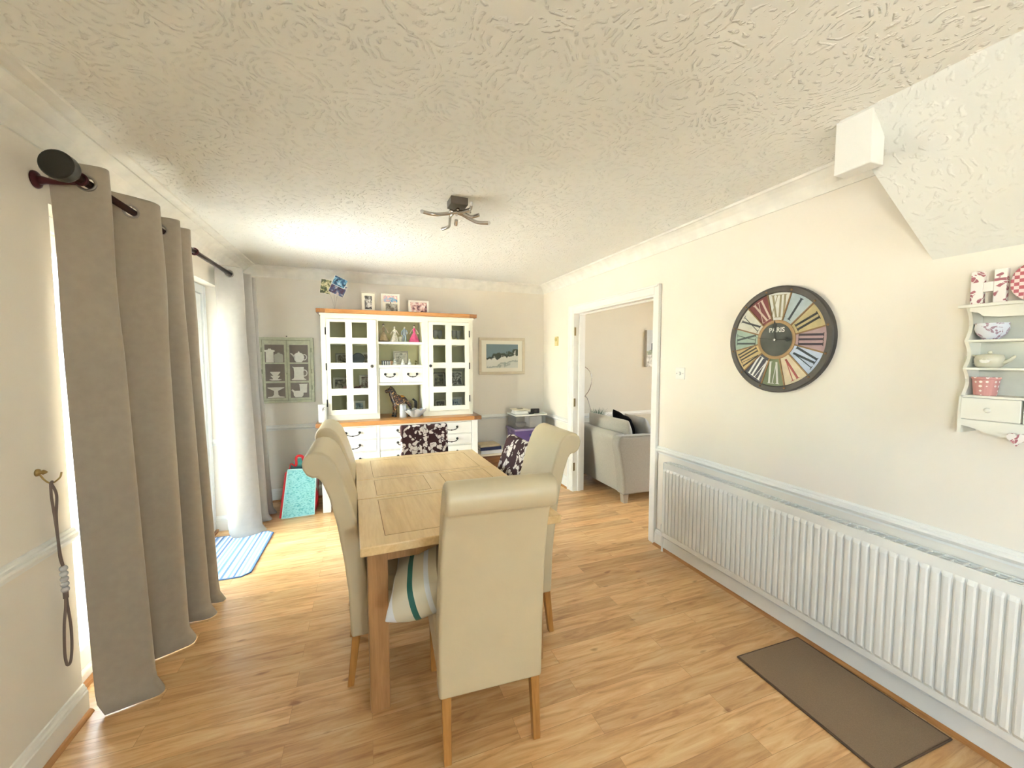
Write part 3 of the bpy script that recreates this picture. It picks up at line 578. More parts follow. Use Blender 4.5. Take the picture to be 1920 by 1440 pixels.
# figurines
def lady(label, x, z, h, dress, top, hair, lean=0, flare=.36, base=None):
    t = thing('figurine', label, 'figurine', (x, 4.33, z)); s = h
    zb = 0
    if base: B().lathe([(.30*s, 0), (.32*s, .02*s), (.30*s, .07*s), (.02*s, .07*s)], seg=20).obj('base', base, t, smooth=False); zb = .06*s
    b = B(); R0 = flare*s; rings = []
    for j, (r, q) in enumerate(((1, 0), (.97, .04), (.82, .14), (.66, .26), (.45, .40), (.22, .52), (.15, .56))):
        rings.append([b.v((r*R0*(1+.09*sin(7*2*pi*k/28)*(1-q*1.6))*cos(2*pi*k/28), r*R0*.7*(1+.09*sin(7*2*pi*k/28)*(1-q*1.6))*sin(2*pi*k/28), zb+q*s)) for k in range(28)])
    for a, c in zip(rings, rings[1:]):
        for k in range(28): b.face([a[k], a[(k+1) % 28], c[(k+1) % 28], c[k]])
    b.face(rings[0]); b.face(rings[-1]); b.obj('skirt', dress, t, smooth=True)
    B().lathe([(.055*s, .54*s), (.07*s, .62*s), (.085*s, .70*s), (.06*s, .76*s), (.028*s, .78*s), (.026*s, .82*s)], (0, 0, zb), 14, 1, .7).obj('bodice', top, t, smooth=True)
    b = B().ball((0, 0, zb+.87*s), .058*s, (.9, .95, 1.15))
    for sg in (-1, 1): b.tube([(sg*.08*s, 0, zb+.73*s), (sg*.17*s, -.03*s, zb+.60*s), (sg*.25*s, -.05*s, zb+.46*s)], [.025*s, .02*s, .015*s], 8)
    b.obj('head_and_arms', mat('porcelain_skin', 'ecdccd', .25), t, smooth=True)
    B().ball((0, .015*s, zb+.905*s), .062*s, (1, 1, .85)).ball((0, .05*s, zb+.94*s), .03*s).obj('hair', hair, t, smooth=True); return t
GREYP = mat('grey_porcelain', 'b9b4a8', .25, var=.25, vscale=60); BRH = mat('brown_glaze', '4a3524', .3); GOLDP = mat('beige_porcelain', 'a08c6a', .3, var=.2, vscale=50)
lady('beige lady figurine on a dark base, leftmost on the top open shelf', .195, 1.655, .185, GOLDP, GOLDP, BRH, base=BRH, flare=.27)
lady('grey and white crinoline lady figurine, second from the left on the top open shelf', .305, 1.655, .17, GREYP, mat('pale_porcelain', 'dedbd2', .25), mat('grey_hair', 'c8c2b4', .4), flare=.28)
t = thing('figurine', 'pale blue-grey gentleman figurine standing beside a stump on the top open shelf', 'figurine', (.405, 4.33, 1.655))
B().tube([(-.013, 0, .005), (-.011, 0, .05), (-.006, 0, .085)], [.009, .009, .012]).tube([(.015, 0, .005), (.012, 0, .05), (.006, 0, .085)], [.009, .009, .012]).obj('legs', mat('stone_blue', '9fb0b8', .3), t, smooth=True)
B().lathe([(.022, .075), (.017, .1), (.02, .125), (.01, .138), (.007, .145)], (0, 0, 0), 14, 1, .7).tube([(-.018, 0, .125), (-.03, -.008, .1), (-.03, -.012, .075)], [.007, .006, .005]).tube([(.018, 0, .125), (.03, -.008, .1), (.022, -.012, .085)], [.007, .006, .005]).obj('coat', mat('stone_blue_dark', '84909a', .3, var=.2, vscale=50), t, smooth=True)
B().ball((0, 0, .152), .0095).obj('head', mat('porcelain_skin', 'ecdccd', .25), t, smooth=True)
B().lathe([(.022, 0), (.02, .03), (.022, .055), (.001, .06)], (-.04, 0, 0), 12).obj('stump', GREYP, t, smooth=True)
B().lathe([(.05, 0), (.05, .006), (.001, .006)], (-.015, 0, 0), 20, 1, .6).obj('base', GREYP, t)
lady('dancing lady figurine in a bright pink ballgown, rightmost on the top open shelf', .505, 1.655, .19, mat('pink_glaze', 'c9527f', .2, var=.18, vscale=40), mat('pink_bodice', 'b8406c', .2), BRH, flare=.30)
# small ornaments on the middle open shelf
for k, x in enumerate((.30, .385, .455)):
    t = thing('angel_figurine', ['small white kneeling figurine on the left in front of the silver frame', 'small white kneeling figurine in the middle in front of the silver frame', 'small white kneeling figurine on the right in front of the silver frame'][k], 'figurine', (x, 4.35, 1.418), R((20, 0, -25)[k]), 'white kneeling figurines')
    B().lathe([(.022, 0), (.02, .012), (.012, .03), (.009, .04), (.005, .046)], seg=14, sy=1.1).tube([(-.01, -.004, .036), (-.006, -.02, .03), (0, -.022, .034)], .004, 6).tube([(.01, -.004, .036), (.006, -.02, .03), (0, -.022, .034)], .004, 6).obj('robe', CHINA, t, smooth=True)
    B().ball((0, -.002, .053), .0085).obj('head', CHINA, t, smooth=True)
t = thing('trinket_box', 'little black and white checked box on the middle open shelf', 'box', (.215, 4.33, 1.418))
B().box(-.045, .04, -.03, .03, 0, .038).obj('box', stripes('checks', [(0, '1b1a18'), (.5, 'dcdad4')], 0, .022, .4), t, bev=.001)
B().box(-.046, .041, -.031, .031, .038, .046).obj('lid', BLACK, t, bev=.001)
o = B().prism([(-.025, 0), (.025, 0), (.025, .03), (0, .055), (-.025, .03)], lambda p, q, u: (p, u, q), -.02, .02).obj('ornament_house', mat('terracotta_ornament', 'b08a68', .6), bev=.001); o.location = (.262, 4.37, 1.418); tag(o, 'tiny terracotta house ornament beside the checked box', 'ornament')
o = B().lathe([(.008, 0), (.009, .01), (.003, .02), (.003, .03), (.009, .04), (.007, .046)], seg=10).ball((.012, 0, .036), .006).obj('ornament', mat('olive_brass', '7c7438', .35, .4), smooth=True); o.location = (.515, 4.34, 1.418); tag(o, 'tiny brassy ornament at the right of the middle open shelf', 'ornament')
# patterned horse
def skin(name, V, E, rad, m, parent=None, sub=2):
    me = bpy.data.meshes.new(name); me.from_pydata(V, E, []); me.update(); me.materials.append(m)
    o = bpy.data.objects.new(name, me); COL.objects.link(o)
    if parent: o.parent = parent
    md = o.modifiers.new('sk', 'SKIN'); md.use_smooth_shade = True
    for i, r in enumerate(rad): me.skin_vertices[0].data[i].radius = (r, r) if not isinstance(r, tuple) else r
    me.skin_vertices[0].data[0].use_root = True
    s = o.modifiers.new('u', 'SUBSURF'); s.levels = sub; s.render_levels = sub; return o
HM = blotch('horse_patchwork', ['c89a62', '120c12', '16101a', '120c12', '1a1014', 'a0642c'], 60, 9)
t = thing('horse_ornament', 'black horse ornament with gold patchwork in the bottom open space of the dresser', 'horse ornament', (.345, 4.34, .873), R(4))
V = [(.0, 0, .17), (.06, 0, .165), (.105, 0, .165), (-.05, 0, .175), (-.075, 0, .225), (-.085, 0, .268), (-.105, 0, .285), (-.145, 0, .258),
     (-.055, .022, .12), (-.06, .024, .06), (-.065, .024, .012), (-.05, -.022, .12), (-.045, -.024, .06), (-.05, -.024, .012),
     (.105, .022, .12), (.12, .024, .07), (.11, .024, .012), (.1, -.022, .12), (.112, -.024, .07), (.10, -.024, .012)]
E_ = [(0, 1), (1, 2), (0, 3), (3, 4), (4, 5), (5, 6), (6, 7), (3, 8), (8, 9), (9, 10), (3, 11), (11, 12), (12, 13), (2, 14), (14, 15), (15, 16), (2, 17), (17, 18), (18, 19)]
skin('body', V, E_, [.046, .042, .044, .046, .036, .031, .030, .018, .018, .011, .012, .018, .011, .012, .020, .012, .012, .020, .012, .012], HM, t)
for x in (-.065, -.05, .11, .1): pass
for x, y in ((-.067, .024), (-.052, -.024), (.108, .024), (.098, -.024)): B().lathe([(.017, 0), (.013, .02), (.001, .022)], (x, y, 0), 10).obj('hoof', BLACK, t, smooth=True)
B().tube(crom([(-.10, 0, .31), (-.07, 0, .29), (-.045, 0, .24), (-.03, 0, .20)], 5), .010, 8, flat=1.6).obj('mane', mat('horse_mane', '3b2b20', .5, var=.4, vscale=60), t, smooth=True)
B().tube(crom([(.135, 0, .18), (.165, 0, .15), (.168, 0, .09), (.16, 0, .05)], 5), [.010]*5+[.017]*5+[.016]*5+[.006], 8).obj('tail', BLACK, t, smooth=True)
B().tube([(-.095, .012, .295), (-.092, .014, .325)], [.008, .002], 6).tube([(-.095, -.012, .295), (-.092, -.014, .325)], [.008, .002], 6).obj('ears', HM, t, smooth=True)
B().lathe([(.035, 0), (.03, .012), (.01, .02)], (.02, 0, .205), 12, 1, 1.1).obj('saddle', mat('gold_saddle', 'b98a3c', .4, .4), t, smooth=True)
# glass jar, cut-glass bowl, white candle holder
g = thing('glass_jar', 'tall clear cut-glass vase in front of the horse ornament', 'vase', (.37, 4.25, .873))
B().lathe([(.034, 0), (.036, .01), (.033, .10), (.035, .135), (.033, .137), (.030, .10), (.032, .012), (.001, .01)], seg=24).obj('body', CRYSTAL, g, smooth=True); B().torus((0, 0, .136), .035, .004).obj('silver_rim', CHROME, g, smooth=True)
b = B()
rings = []
for r, z in ((.035, 0), (.045, .004), (.07, .03), (.10, .065), (.11, .08), (.105, .08), (.066, .036), (.03, .01)):
    rings.append([b.v((r*(1+.08*(z > .02)*sin(8*2*pi*k/48))*cos(2*pi*k/48)*1.0, r*.8*(1+.08*(z > .02)*sin(8*2*pi*k/48))*sin(2*pi*k/48), z+.008*(z > .06)*cos(8*2*pi*k/48))) for k in range(48)])
for a, c in zip(rings, rings[1:]):
    for k in range(48): b.face([a[k], a[(k+1) % 48], c[(k+1) % 48], c[k]])
b.face(rings[0])
o = b.obj('glass_bowl', CRYSTAL); o.location = (.495, 4.235, .873); tag(o, 'scalloped cut-glass bowl on the dresser worktop beside the vase', 'bowl')
c_ = thing('candle_holder', 'tall white cylindrical candle holder with a dark sprig motif, left end of the worktop', 'candle holder', (-.385, 4.20, .873))
B().lathe([(.037, 0), (.038, .004), (.038, .168), (.036, .17), (.034, .168), (.034, .02), (.001, .02)], seg=28).obj('cylinder', CHINA, c_, smooth=True)
b = B()
for a0, z, r_ in ((-.25, .125, 30), (-.12, .135, -25), (0.0, .122, 50), (-.15, .115, 0), (.06, .14, 70)):
    an = -pi/2+a0+.35; b.tf(Matrix.Translation((.0383*cos(an), .0383*sin(an), z)) @ Matrix.Rotation(an+pi/2, 4, 'Z') @ Matrix.Rotation(R(r_), 4, 'Y')).ball((0, 0, 0), .009, (.35, .08, 1), 8, 6)
b.obj('sprig', mat('sprig_grey', '5a5650', .6), c_)
# ------------------------------------------------------------------ crockery canvas on the back wall
CG = mat('sage_distressed', 'c3c6ae', .8, var=.12, vscale=30); CD = mat('print_dark_grey', '857c74', .85, var=.06); CWm = mat('print_white', 'e6e4da', .8, var=.05, vscale=30); CS = mat('print_grey', 'bdbcb0', .8, var=.06); CL = mat('print_sage_dark', '8b9078', .8)
cv = thing('crockery_picture', 'sage green cupboard picture with printed white crockery on the back wall by the curtain', 'picture', (-.985, YB-.034, 1.03))
B().box(0, .49, .0, .032, 0, .67).obj('canvas', CG, cv, bev=.002)
def poly(b, pts, y, dep=.0008): b.prism(pts, lambda p, q, u: (p, u, q), y-dep, y); return b
cells = []
b = B(); XC = ((.05, .222), (.270, .44)); ZC = ((.05, .205), (.225, .40), (.415, .595))
for x0, x1 in XC:
    for z0, z1 in ZC: poly(b, [(x0, z0), (x1, z0), (x1, z1), (x0, z1)], 0); cells.append((x0, z0))
b.obj('printed_cells', CD, cv)  # dark cells printed in the picture
b = B()
for x in (.028, .245, .462): poly(b, [(x-.002, .02), (x+.002, .02), (x+.002, .645), (x-.002, .645)], 0, .001)
for z in (.025, .64): poly(b, [(.03, z-.002), (.46, z-.002), (.46, z+.002), (.03, z+.002)], 0, .001)
for z in (.13, .3, .52):
    for x in (.02, .47): poly(b, [(x-.004, z), (x+.004, z), (x+.004, z+.045), (x-.004, z+.045)], 0, .001)
poly(b, [(.236, .29), (.25, .30), (.238, .31)], 0, .002)
b.obj('printed_mouldings', CL, cv)
def sil(b, half, cx, z, s=1, y=-.0009): poly(b, [(cx-r*s, z+q*s) for r, q in half]+[(cx+r*s, z+q*s) for r, q in half[::-1]], y)
def pr(name, fns, m_=CWm):
    b = B()
    for f in fns: f(b)
    b.obj(name, m_, cv)
def ring(b, cx, cz, r, w_, y=-.0009):
    n = 16
    for k in range(n):
        a, c = -1.9+3.8*k/n, -1.9+3.8*(k+1)/n
        poly(b, [(cx+r*cos(a), cz+r*1.3*sin(a)), (cx+r*cos(c), cz+r*1.3*sin(c)), (cx+(r+w_)*cos(c), cz+(r+w_)*1.3*sin(c)), (cx+(r+w_)*cos(a), cz+(r+w_)*1.3*sin(a))], y)
pr('printed_canister', [lambda b: sil(b, [(.034, 0), (.034, .105), (.047, .108), (.045, .122), (.015, .127), (.012, .138)], .093, .417)])
pr('printed_grey_jar', [lambda b: sil(b, [(.036, 0), (.04, .01), (.040, .07), (.034, .082), (.012, .088), (.008, .098)], .172, .417, y=-.0011)], CS)
pr('printed_teapot', [lambda b: sil(b, [(.025, 0), (.042, .02), (.05, .05), (.04, .08), (.025, .092), (.008, .098), (.006, .11)], .355, .418), lambda b: poly(b, [(.315, .453), (.285, .498), (.276, .505), (.280, .511), (.295, .505), (.322, .478)], -.0009), lambda b: ring(b, .405, .468, .018, .007)])
pr('printed_cups', [lambda b: sil(b, [(.030, 0), (.052, .006), (.055, .012), (.02, .014), (.03, .03), (.044, .047), (.018, .047), (.03, .062), (.046, .084), (.044, .088)], .137, .232)])
pr('printed_jug', [lambda b: sil(b, [(.062, 0), (.07, .01), (.05, .016), (.045, .03), (.043, .08), (.048, .13), (.046, .135)], .35, .232), lambda b: poly(b, [(.304, .355), (.288, .372), (.310, .366)], -.0009), lambda b: ring(b, .402, .305, .020, .008)])
pr('printed_cake_stand', [lambda b: sil(b, [(.075, 0), (.075, .008), (.035, .014), (.020, .03), (.018, .07), (.04, .082), (.075, .1), (.075, .106)], .138, .055)])
pr('printed_creamer', [lambda b: sil(b, [(.032, 0), (.034, .05), (.036, .085), (.042, .092)], .388, .10)])
pr('printed_sauce_boat', [lambda b: sil(b, [(.03, 0), (.045, .02), (.046, .045), (.03, .066)], .342, .055, y=-.0012), lambda b: poly(b, [(.305, .09), (.280, .125), (.275, .13), (.290, .138), (.315, .112)], -.0013)])
# sea picture
sp = thing('sea_picture', 'cream framed picture of waves breaking on rocks, right of the dresser', 'picture', (1.60, YB-.022, 1.29))
b = B(); b.box(-.30, .30, 0, .02, 0, .035).box(-.30, .30, 0, .02, .415, .45).box(-.30, -.265, 0, .02, .035, .415).box(.265, .30, 0, .02, .035, .415); b.obj('frame', mat('limed_frame', 'd8cbb2', .5), sp, bev=.005)
B().box(-.265, .265, .008, .018, .035, .415).obj('mount', MOUNT, sp)
m, t_, p = nodes('sea_print'); co = coord(t_); sx = N(t_, 'ShaderNodeSeparateXYZ'); L(t_, co, sx.inputs[0])
nz = N(t_, 'ShaderNodeTexNoise', i_Scale=11., i_Detail=6.); L(t_, co, nz.inputs['Vector'])
a1 = N(t_, 'ShaderNodeMath', operation='MULTIPLY_ADD'); a1.inputs[1].default_value = .22; L(t_, nz.outputs[0], a1.inputs[0]); L(t_, sx.outputs[2], a1.inputs[2])
a2 = N(t_, 'ShaderNodeMath', operation='MULTIPLY_ADD'); a2.inputs[1].default_value = -.22; L(t_, sx.outputs[0], a2.inputs[0]); L(t_, a1.outputs[0], a2.inputs[2])
rp = N(t_, 'ShaderNodeValToRGB'); e = rp.color_ramp.elements; e[0].position = .20; e[0].color = srgb('d9dad0'); e[1].position = .372; e[1].color = srgb('7e949c')
for ps, cc in ((.225, '9da79f'), (.245, 'e0dfd4'), (.325, 'e4e3d9'), (.335, '3a4338'), (.362, '4e5846')): x = e.new(ps); x.color = srgb(cc)
L(t_, a2.outputs[0], rp.inputs[0]); L(t_, rp.outputs[0], p.inputs['Base Color']); p.inputs['Roughness'].default_value = .4
B().box(-.205, .205, .004, .008, .08, .37).obj('print', m, sp)
# ------------------------------------------------------------------ curtains and pole
RX, RZ = -1.0, 2.165
pole = thing('curtain_pole', 'dark bronze metal curtain pole with end caps above the patio doors', 'curtain pole', (RX, 3.1, RZ))
B().tube([(0, -1.12, 0), (0, 1.25, 0)], .0145, 14).obj('rod', BRONZE, pole, smooth=True)
for y0, sg in ((-1.12, 1), (1.22, -1)):
    B().tf(Matrix.Translation((0, y0, 0)) @ Matrix.Rotation(R(90)*sg, 4, 'X')).lathe([(.015, -.03), (.028, 0), (.032, .012), (.046, .024), (.05, .036), (.05, .068), (.046, .074), (.001, .075)], seg=32).obj('end_cap', BLACK, pole, smooth=False, bev=.002)
for y in (-1.06, 0.03, 1.08):
    b = B(); b.torus((0, y, 0), .019, .006, (0, 1, 0)).tube([(-.015, y, -.016), (-.06, y, -.022), (-.10, y, -.02), (-.125, y, -.02)], [.007, .007, .013, .02], 10)
    b.tf(Matrix.Translation((-.128, y, -.02)) @ Matrix.Rotation(R(90), 4, 'Y')).lathe([(.032, 0), (.03, .006), (.02, .012)], seg=18); b.obj('bracket', mat('bronze_red', '4f262a', .3, .6), pole, smooth=True)
def curtain(label, top, bot, m, ztop, eyes, kick=.035, seed=0, wob=.006):
    t = thing('curtain', label, 'curtain', (RX, top[0][1], 0)); ox, oy = RX, top[0][1]
    T_, Bt = crom([(x, y, 0) for x, y in top], 14), crom([(x, y, 0) for x, y in bot], 14); n = len(T_)-1
    rr = random.Random(seed); ph = [rr.uniform(0, 6) for _ in range(8)]
    rows = [0, .006, .012, .018, .024, .03, .036, .042, .048, .054, .06, .07]+[.07+.93*(k/46) for k in range(1, 47)]
    def f(u, v):
        i = int(round(u*n)); q = rows[int(round(v*(len(rows)-1)))]
        a, c = T_[i], Bt[i]; s = q**1.25
        p = a.lerp(c, s); z = ztop*(1-q)
        amp = wob*sin(pi*min(q*3, 1))
        p = p+Vector((amp*sin(q*9+ph[0]+i*.05), amp*sin(q*7+ph[1]+i*.08), 0))
        if z < .07:
            k = (.07-z)/.07; p = p+Vector((kick*k*k*1.0, -kick*.55*k*k, 0)); z = max(.004, z)
        return (p.x-ox, p.y-oy, z if z > .004 else .004)
    eyes = [T_[i].lerp(T_[i+1], (RX-T_[i].x)/(T_[i+1].x-T_[i].x)).y for i in range(n) if (T_[i].x-RX)*(T_[i+1].x-RX) < 0]
    holes = [Vector((0, y-oy, RZ)) for y in eyes]
    b = B().grid(f, n, len(rows)-1, skip=lambda c: any((c-h  ).length < .024 for h in holes))
    b.obj('cloth', m, t, smooth=True, solid=.003)
    for y in eyes:
        # direction of the cloth where the pole crosses
        j = min(range(n), key=lambda i: abs(T_[i].y-y)+abs(T_[i].x-RX)*2); d = (T_[min(j+1, n)]-T_[max(j-1, 0)]).normalized()
        nr = Vector((d.y, -d.x, 0)); B().torus((T_[j].x*0+0, y-oy, RZ), .027, .005, nr, 26, 8).obj('eyelet', STEEL, t, smooth=True)
    return t
topA = [(-1.105, 2.065), (-1.02, 2.072), (-.950, 2.09), (-.965, 2.15), (-1.05, 2.27), (-1.065, 2.34), (-.99, 2.40), (-.935, 2.455), (-.945, 2.53), (-1.04, 2.60), (-1.045, 2.66), (-.94, 2.70), (-.945, 2.75), (-1.03, 2.79), (-1.03, 2.83), (-.945, 2.87), (-.95, 2.91), (-1.02, 2.95)]
botA = [(-1.075, 2.07), (-.985, 2.095), (-.905, 2.125), (-.935, 2.20), (-1.05, 2.30), (-1.06, 2.36), (-.97, 2.41), (-.90, 2.46), (-.93, 2.55), (-1.04, 2.62), (-1.04, 2.66), (-.90, 2.66), (-.875, 2.72), (-.99, 2.78), (-1.0, 2.84), (-.89, 2.82), (-.87, 2.86), (-.95, 2.95)]
curtain('long taupe eyelet curtain bunched at the near side of the patio doors', topA, botA, CURT, 2.235, (2.085, 2.29, 2.393, 2.575, 2.68), seed=1)
topB = [(-1.09, 3.80), (-1.04, 3.815), (-.96, 3.85), (-.925, 3.90), (-.97, 3.97), (-1.05, 4.02), (-1.04, 4.08), (-.93, 4.12), (-.93, 4.17), (-1.03, 4.21), (-1.03, 4.26), (-.935, 4.29), (-.94, 4.34), (-1.0, 4.38)]
botB = [(-1.075, 3.80), (-1.0, 3.79), (-.90, 3.84), (-.86, 3.92), (-.93, 4.0), (-1.02, 4.05), (-1.0, 4.10), (-.88, 4.12), (-.87, 4.18), (-.96, 4.24), (-.97, 4.29), (-.87, 4.29), (-.86, 4.34), (-.95, 4.40)]
CURT_LIT = mat('daylit_curtain_cloth', 'aeaba4', .9, var=.03, vscale=30, bump=.2, bscale=400, sheen=.2)  # same taupe cloth, paler: daylight put into the colour
curtain('taupe eyelet curtain at the far side of the patio doors, pale in the daylight', topB, botB, CURT_LIT, 2.225, (3.825, 3.99, 4.10, 4.19), seed=2)
# tieback on its hook
t = thing('tieback_hook', 'small brass hook screwed to the left wall holding the tieback', 'hook', (XL, 1.945, 1.065)); BR = mat('brass', '9c8452', .3, .8)
B().tf(Matrix.Rotation(R(90), 4, 'Y')).lathe([(.001, 0), (.014, 0), (.013, .006), (.006, .012), (.009, .018), (.005, .026), (.001, .03)], seg=14).obj('rose', BR, t, smooth=True)
B().tube(crom([(.006, 0, -.004), (.02, 0, -.03), (.032, .012, -.046), (.045, .03, -.032), (.048, .036, -.012)], 6), .0028, 8).obj('arm', BR, t, smooth=True)
t = thing('curtain_tieback', 'brown cord tieback with clear glass beads hanging from the wall hook', 'tieback', (XL+.032, 1.955, 1.02)); CO = mat('brown_cord', '7b6a60', .8, bump=.5, bscale=500)
B().tube(crom([(0, -.004, 0), (.004, -.012, -.05), (.004, -.004, -.12), (0, .012, -.22), (-.004, .022, -.29), (.0, .026, -.33)], 8), .0042, 8).tube(crom([(0, -.002, .0), (.004, .014, -.05), (.0, .012, -.13), (-.003, .018, -.22), (-.004, .026, -.29), (0, .028, -.33)], 8), .0042, 8).tube(crom([(0, -.005, 0), (.002, 0, .006), (0, .005, 0)], 4), .0042, 8).obj('upper_loop', CO, t, smooth=True)
for k in range(5): B().ball((0, .029+.0005*k, -.342-.021*k), .0125, u=14, w=8).obj('bead', CRYSTAL, t, smooth=True)
B().tube([(0, .028, -.33), (0, .031, -.44)], .002, 6).obj('bead_thread', CO, t)
B().tube(crom([(0, .031, -.436), (0, .026, -.49), (0, .012, -.56), (0, .004, -.66), (0, .010, -.71), (0, .022, -.723), (0, .034, -.71), (0, .044, -.66), (0, .046, -.58), (0, .036, -.49), (0, .032, -.436)], 8), .0045, 8).lathe([(.008, -.46), (.008, -.436)], (0, .031, 0), 10).obj('lower_loop', CO, t, smooth=True)
# ------------------------------------------------------------------ mats
STR = [(0, '8ea6c4'), (.07, 'dfe6ee'), (.12, '6f8db6'), (.2, '9db4cf'), (.26, 'e3e9f0'), (.33, '5f7ca6'), (.41, 'a8bdd4'), (.48, 'e6ecf2'), (.54, '7f9bc0'), (.62, 'c8d5e4'), (.7, '5a769f'), (.77, 'dbe3ec'), (.84, '87a1c3'), (.92, 'b9c9dc')]
MSTR = stripes('striped_mat', STR, 0, .20)
t = thing('doormat', 'blue and white striped doormat by the patio doors', 'doormat', (-1.0, 3.47, 0), R(-1))
c_ = .045; P = [(-.235+c_, -.375), (.235-c_, -.375), (.235, -.375+c_), (.235, .375-c_), (.235-c_, .375), (-.235+c_, .375), (-.235, .375-c_), (-.235, -.375+c_)]
B().prism(P, lambda p, q, u: (p, q, u), .001, .008).obj('pile', MSTR, t, bev=.002)
b = B(); b.tube([(p*1.012, q*1.008, .005) for p, q in P], .005, 6, closed=True); b.obj('edging', mat('mat_edge', '5e7aa3', .8), t)
t = thing('floor_mat', 'plain brown mat on the floor in front of the radiator', 'mat', (1.905, 1.07, 0), R(-1.5))
BM = mat('brown_carpet', '8c755b', .95, var=.10, vscale=300, bump=.6, bscale=600)
B().box(-.205, .205, -.295, .295, .001, .009).obj('pile', BM, t); b = B()
b.tube([(-.207, -.297, .006), (.207, -.297, .006), (.207, .297, .006), (-.207, .297, .006)], .0055, 6, closed=True); b.obj('edging', mat('mat_binding', '5a4634', .85), t)
# ------------------------------------------------------------------ radiator
ra = thing('radiator', 'long white ridged panel radiator under the dado rail on the right wall', 'radiator', (2.09, 1.27, .14))
RL = 1.085; b = B(); n = 65; pit = 2*RL/n; pts = []
fx = lambda y, z: 0
V = []
for k in range(n):
    y = -RL+k*pit
    for q, dx_ in ((.0, .0), (.05, -.0005), (.13, -.0095), (.30, -.0115), (.70, -.0115), (.87, -.0095), (.95, -.0005)): V.append((y+q*pit, dx_))
V.append((RL, 0))
lv = [[b.v((0+d*s_+.0, y, z)) for y, d in V] for z, s_ in ((.0, 0), (.028, 0), (.045, 1), (.505, 1), (.522, 0), (.56, 0))]
for a, c in zip(lv, lv[1:]):
    for k in range(len(V)-1): b.face([a[k], a[k+1], c[k+1], c[k]])
b.obj('front_panel', WHITEM, ra, smooth=False)
B().box(.003, .012, -RL, RL, 0, .56).box(.055, .062, -RL, RL, 0, .56).obj('back_panel', WHITEM, ra)
B().box(-.003, .066, -RL-.004, -RL, -.002, .566).box(-.003, .066, RL, RL+.004, -.002, .566).obj('side_panel', WHITEM, ra, bev=.001)
b = B(); b.box(-.003, .006, -RL, RL, .56, .566).box(.056, .066, -RL, RL, .56, .566); m_ = 60
for k in range(m_): y = -RL+k*2*RL/m_; b.box(.006, .056, y, y+.007, .559, .565)
b.box(.0295, .0325, -RL, RL, .559, .565); b.obj('top_grille', WHITEM, ra)
b = B().box(.014, .054, -RL+.01, RL-.01, .05, .5); b.obj('fins', mat('fin_grey', '6a6864', .7), ra)
B().tube([(.03, RL+.004, .03), (.03, RL+.03, .03), (.03, RL+.032, -.139)], .0075, 8).lathe([(.012, -.01), (.014, 0), (.014, .045), (.009, .055)], (.03, RL+.032, .02), 12).obj('valve', mat('valve_white', 'dedcd6', .4), ra)
# ------------------------------------------------------------------ light switch and chime button
t = thing('light_switch', 'white square dimmer light switch beside the door frame', 'light switch', (XW, 2.288, 1.375))
B().box(-.008, 0, -.043, .043, -.043, .043).obj('plate', WHITEM, t, bev=.003); B().tf(Matrix.Translation((-.008, 0, 0)) @ Matrix.Rotation(R(-90), 4, 'Y')).lathe([(.013, 0), (.012, .012), (.001, .013)], seg=18).obj('knob', WHITEM, t)
B().ball((-.0085, .03, 0), .0035, (.4, 1, 1)).ball((-.0085, -.03, 0), .0035, (.4, 1, 1)).obj('screw', STEEL, t)
t = thing('wall_sensor', 'small yellowed plastic thermostat on the wall left of the doorway', 'thermostat', (XW, 4.27, 1.69)); YP = mat('yellowed_plastic', 'd2c38b', .5)
B().box(-.02, 0, -.035, .035, -.055, .055).obj('case', YP, t, bev=.005); B().tf(Matrix.Translation((-.02, 0, .02)) @ Matrix.Rotation(R(-90), 4, 'Y')).lathe([(.02, 0), (.018, .008), (.001, .009)]).obj('dial', mat('yellowed_dial', 'c4b370', .5), t)
# ------------------------------------------------------------------ ceiling light
t = thing('ceiling_light', 'flush ceiling light with crossed wavy chrome arms', 'ceiling light', (.535, 2.33, H), R(2))
B().box(-.058, .042, -.055, .045, -.042, 0).obj('base', mat('gunmetal', '6a645c', .35, .8), t, bev=.003)
def wav(p, q, s, amp=.02):
    P = [Vector(p).lerp(Vector(q), k/4) for k in range(5)]; d = (Vector(q)-Vector(p)).normalized(); o = Vector((-d.y, d.x, 0))
    P = [P[k]+o*amp*sin(2*pi*k/4)*s+Vector((0, 0, -.012*sin(pi*k/4))) for k in range(5)]; return crom(P, 6)
for p, q, s in (((-.20, .065, -.07), (.075, .01, -.05), 1), ((-.025, .33, -.07), (.0, .0, -.05), 1), ((.22, .10, -.07), (-.05, .02, -.058), -1), ((.125, .0, -.065), (-.02, .02, -.062), -1), ((.045, -.105, -.05), (.005, .06, -.06), -1)):
    B().tube(wav(p, q, s), .0085, 8, flat=1.3).obj('arm', CHROME, t, smooth=True)
for x, y, z in ((-.20, .065, -.07), (-.025, .33, -.07), (.22, .10, -.07), (.045, -.105, -.05)): B().ball((x, y, z), .011, (1, 1, 1.1)).obj('bulb_end', mat('frosted_lamp', 'd8d6d0', .3), t, smooth=True)
B().tube([(.03, .17, -.055), (.035, .20, -.075)], .011, 8).obj('lamp_holder', CHROME, t)
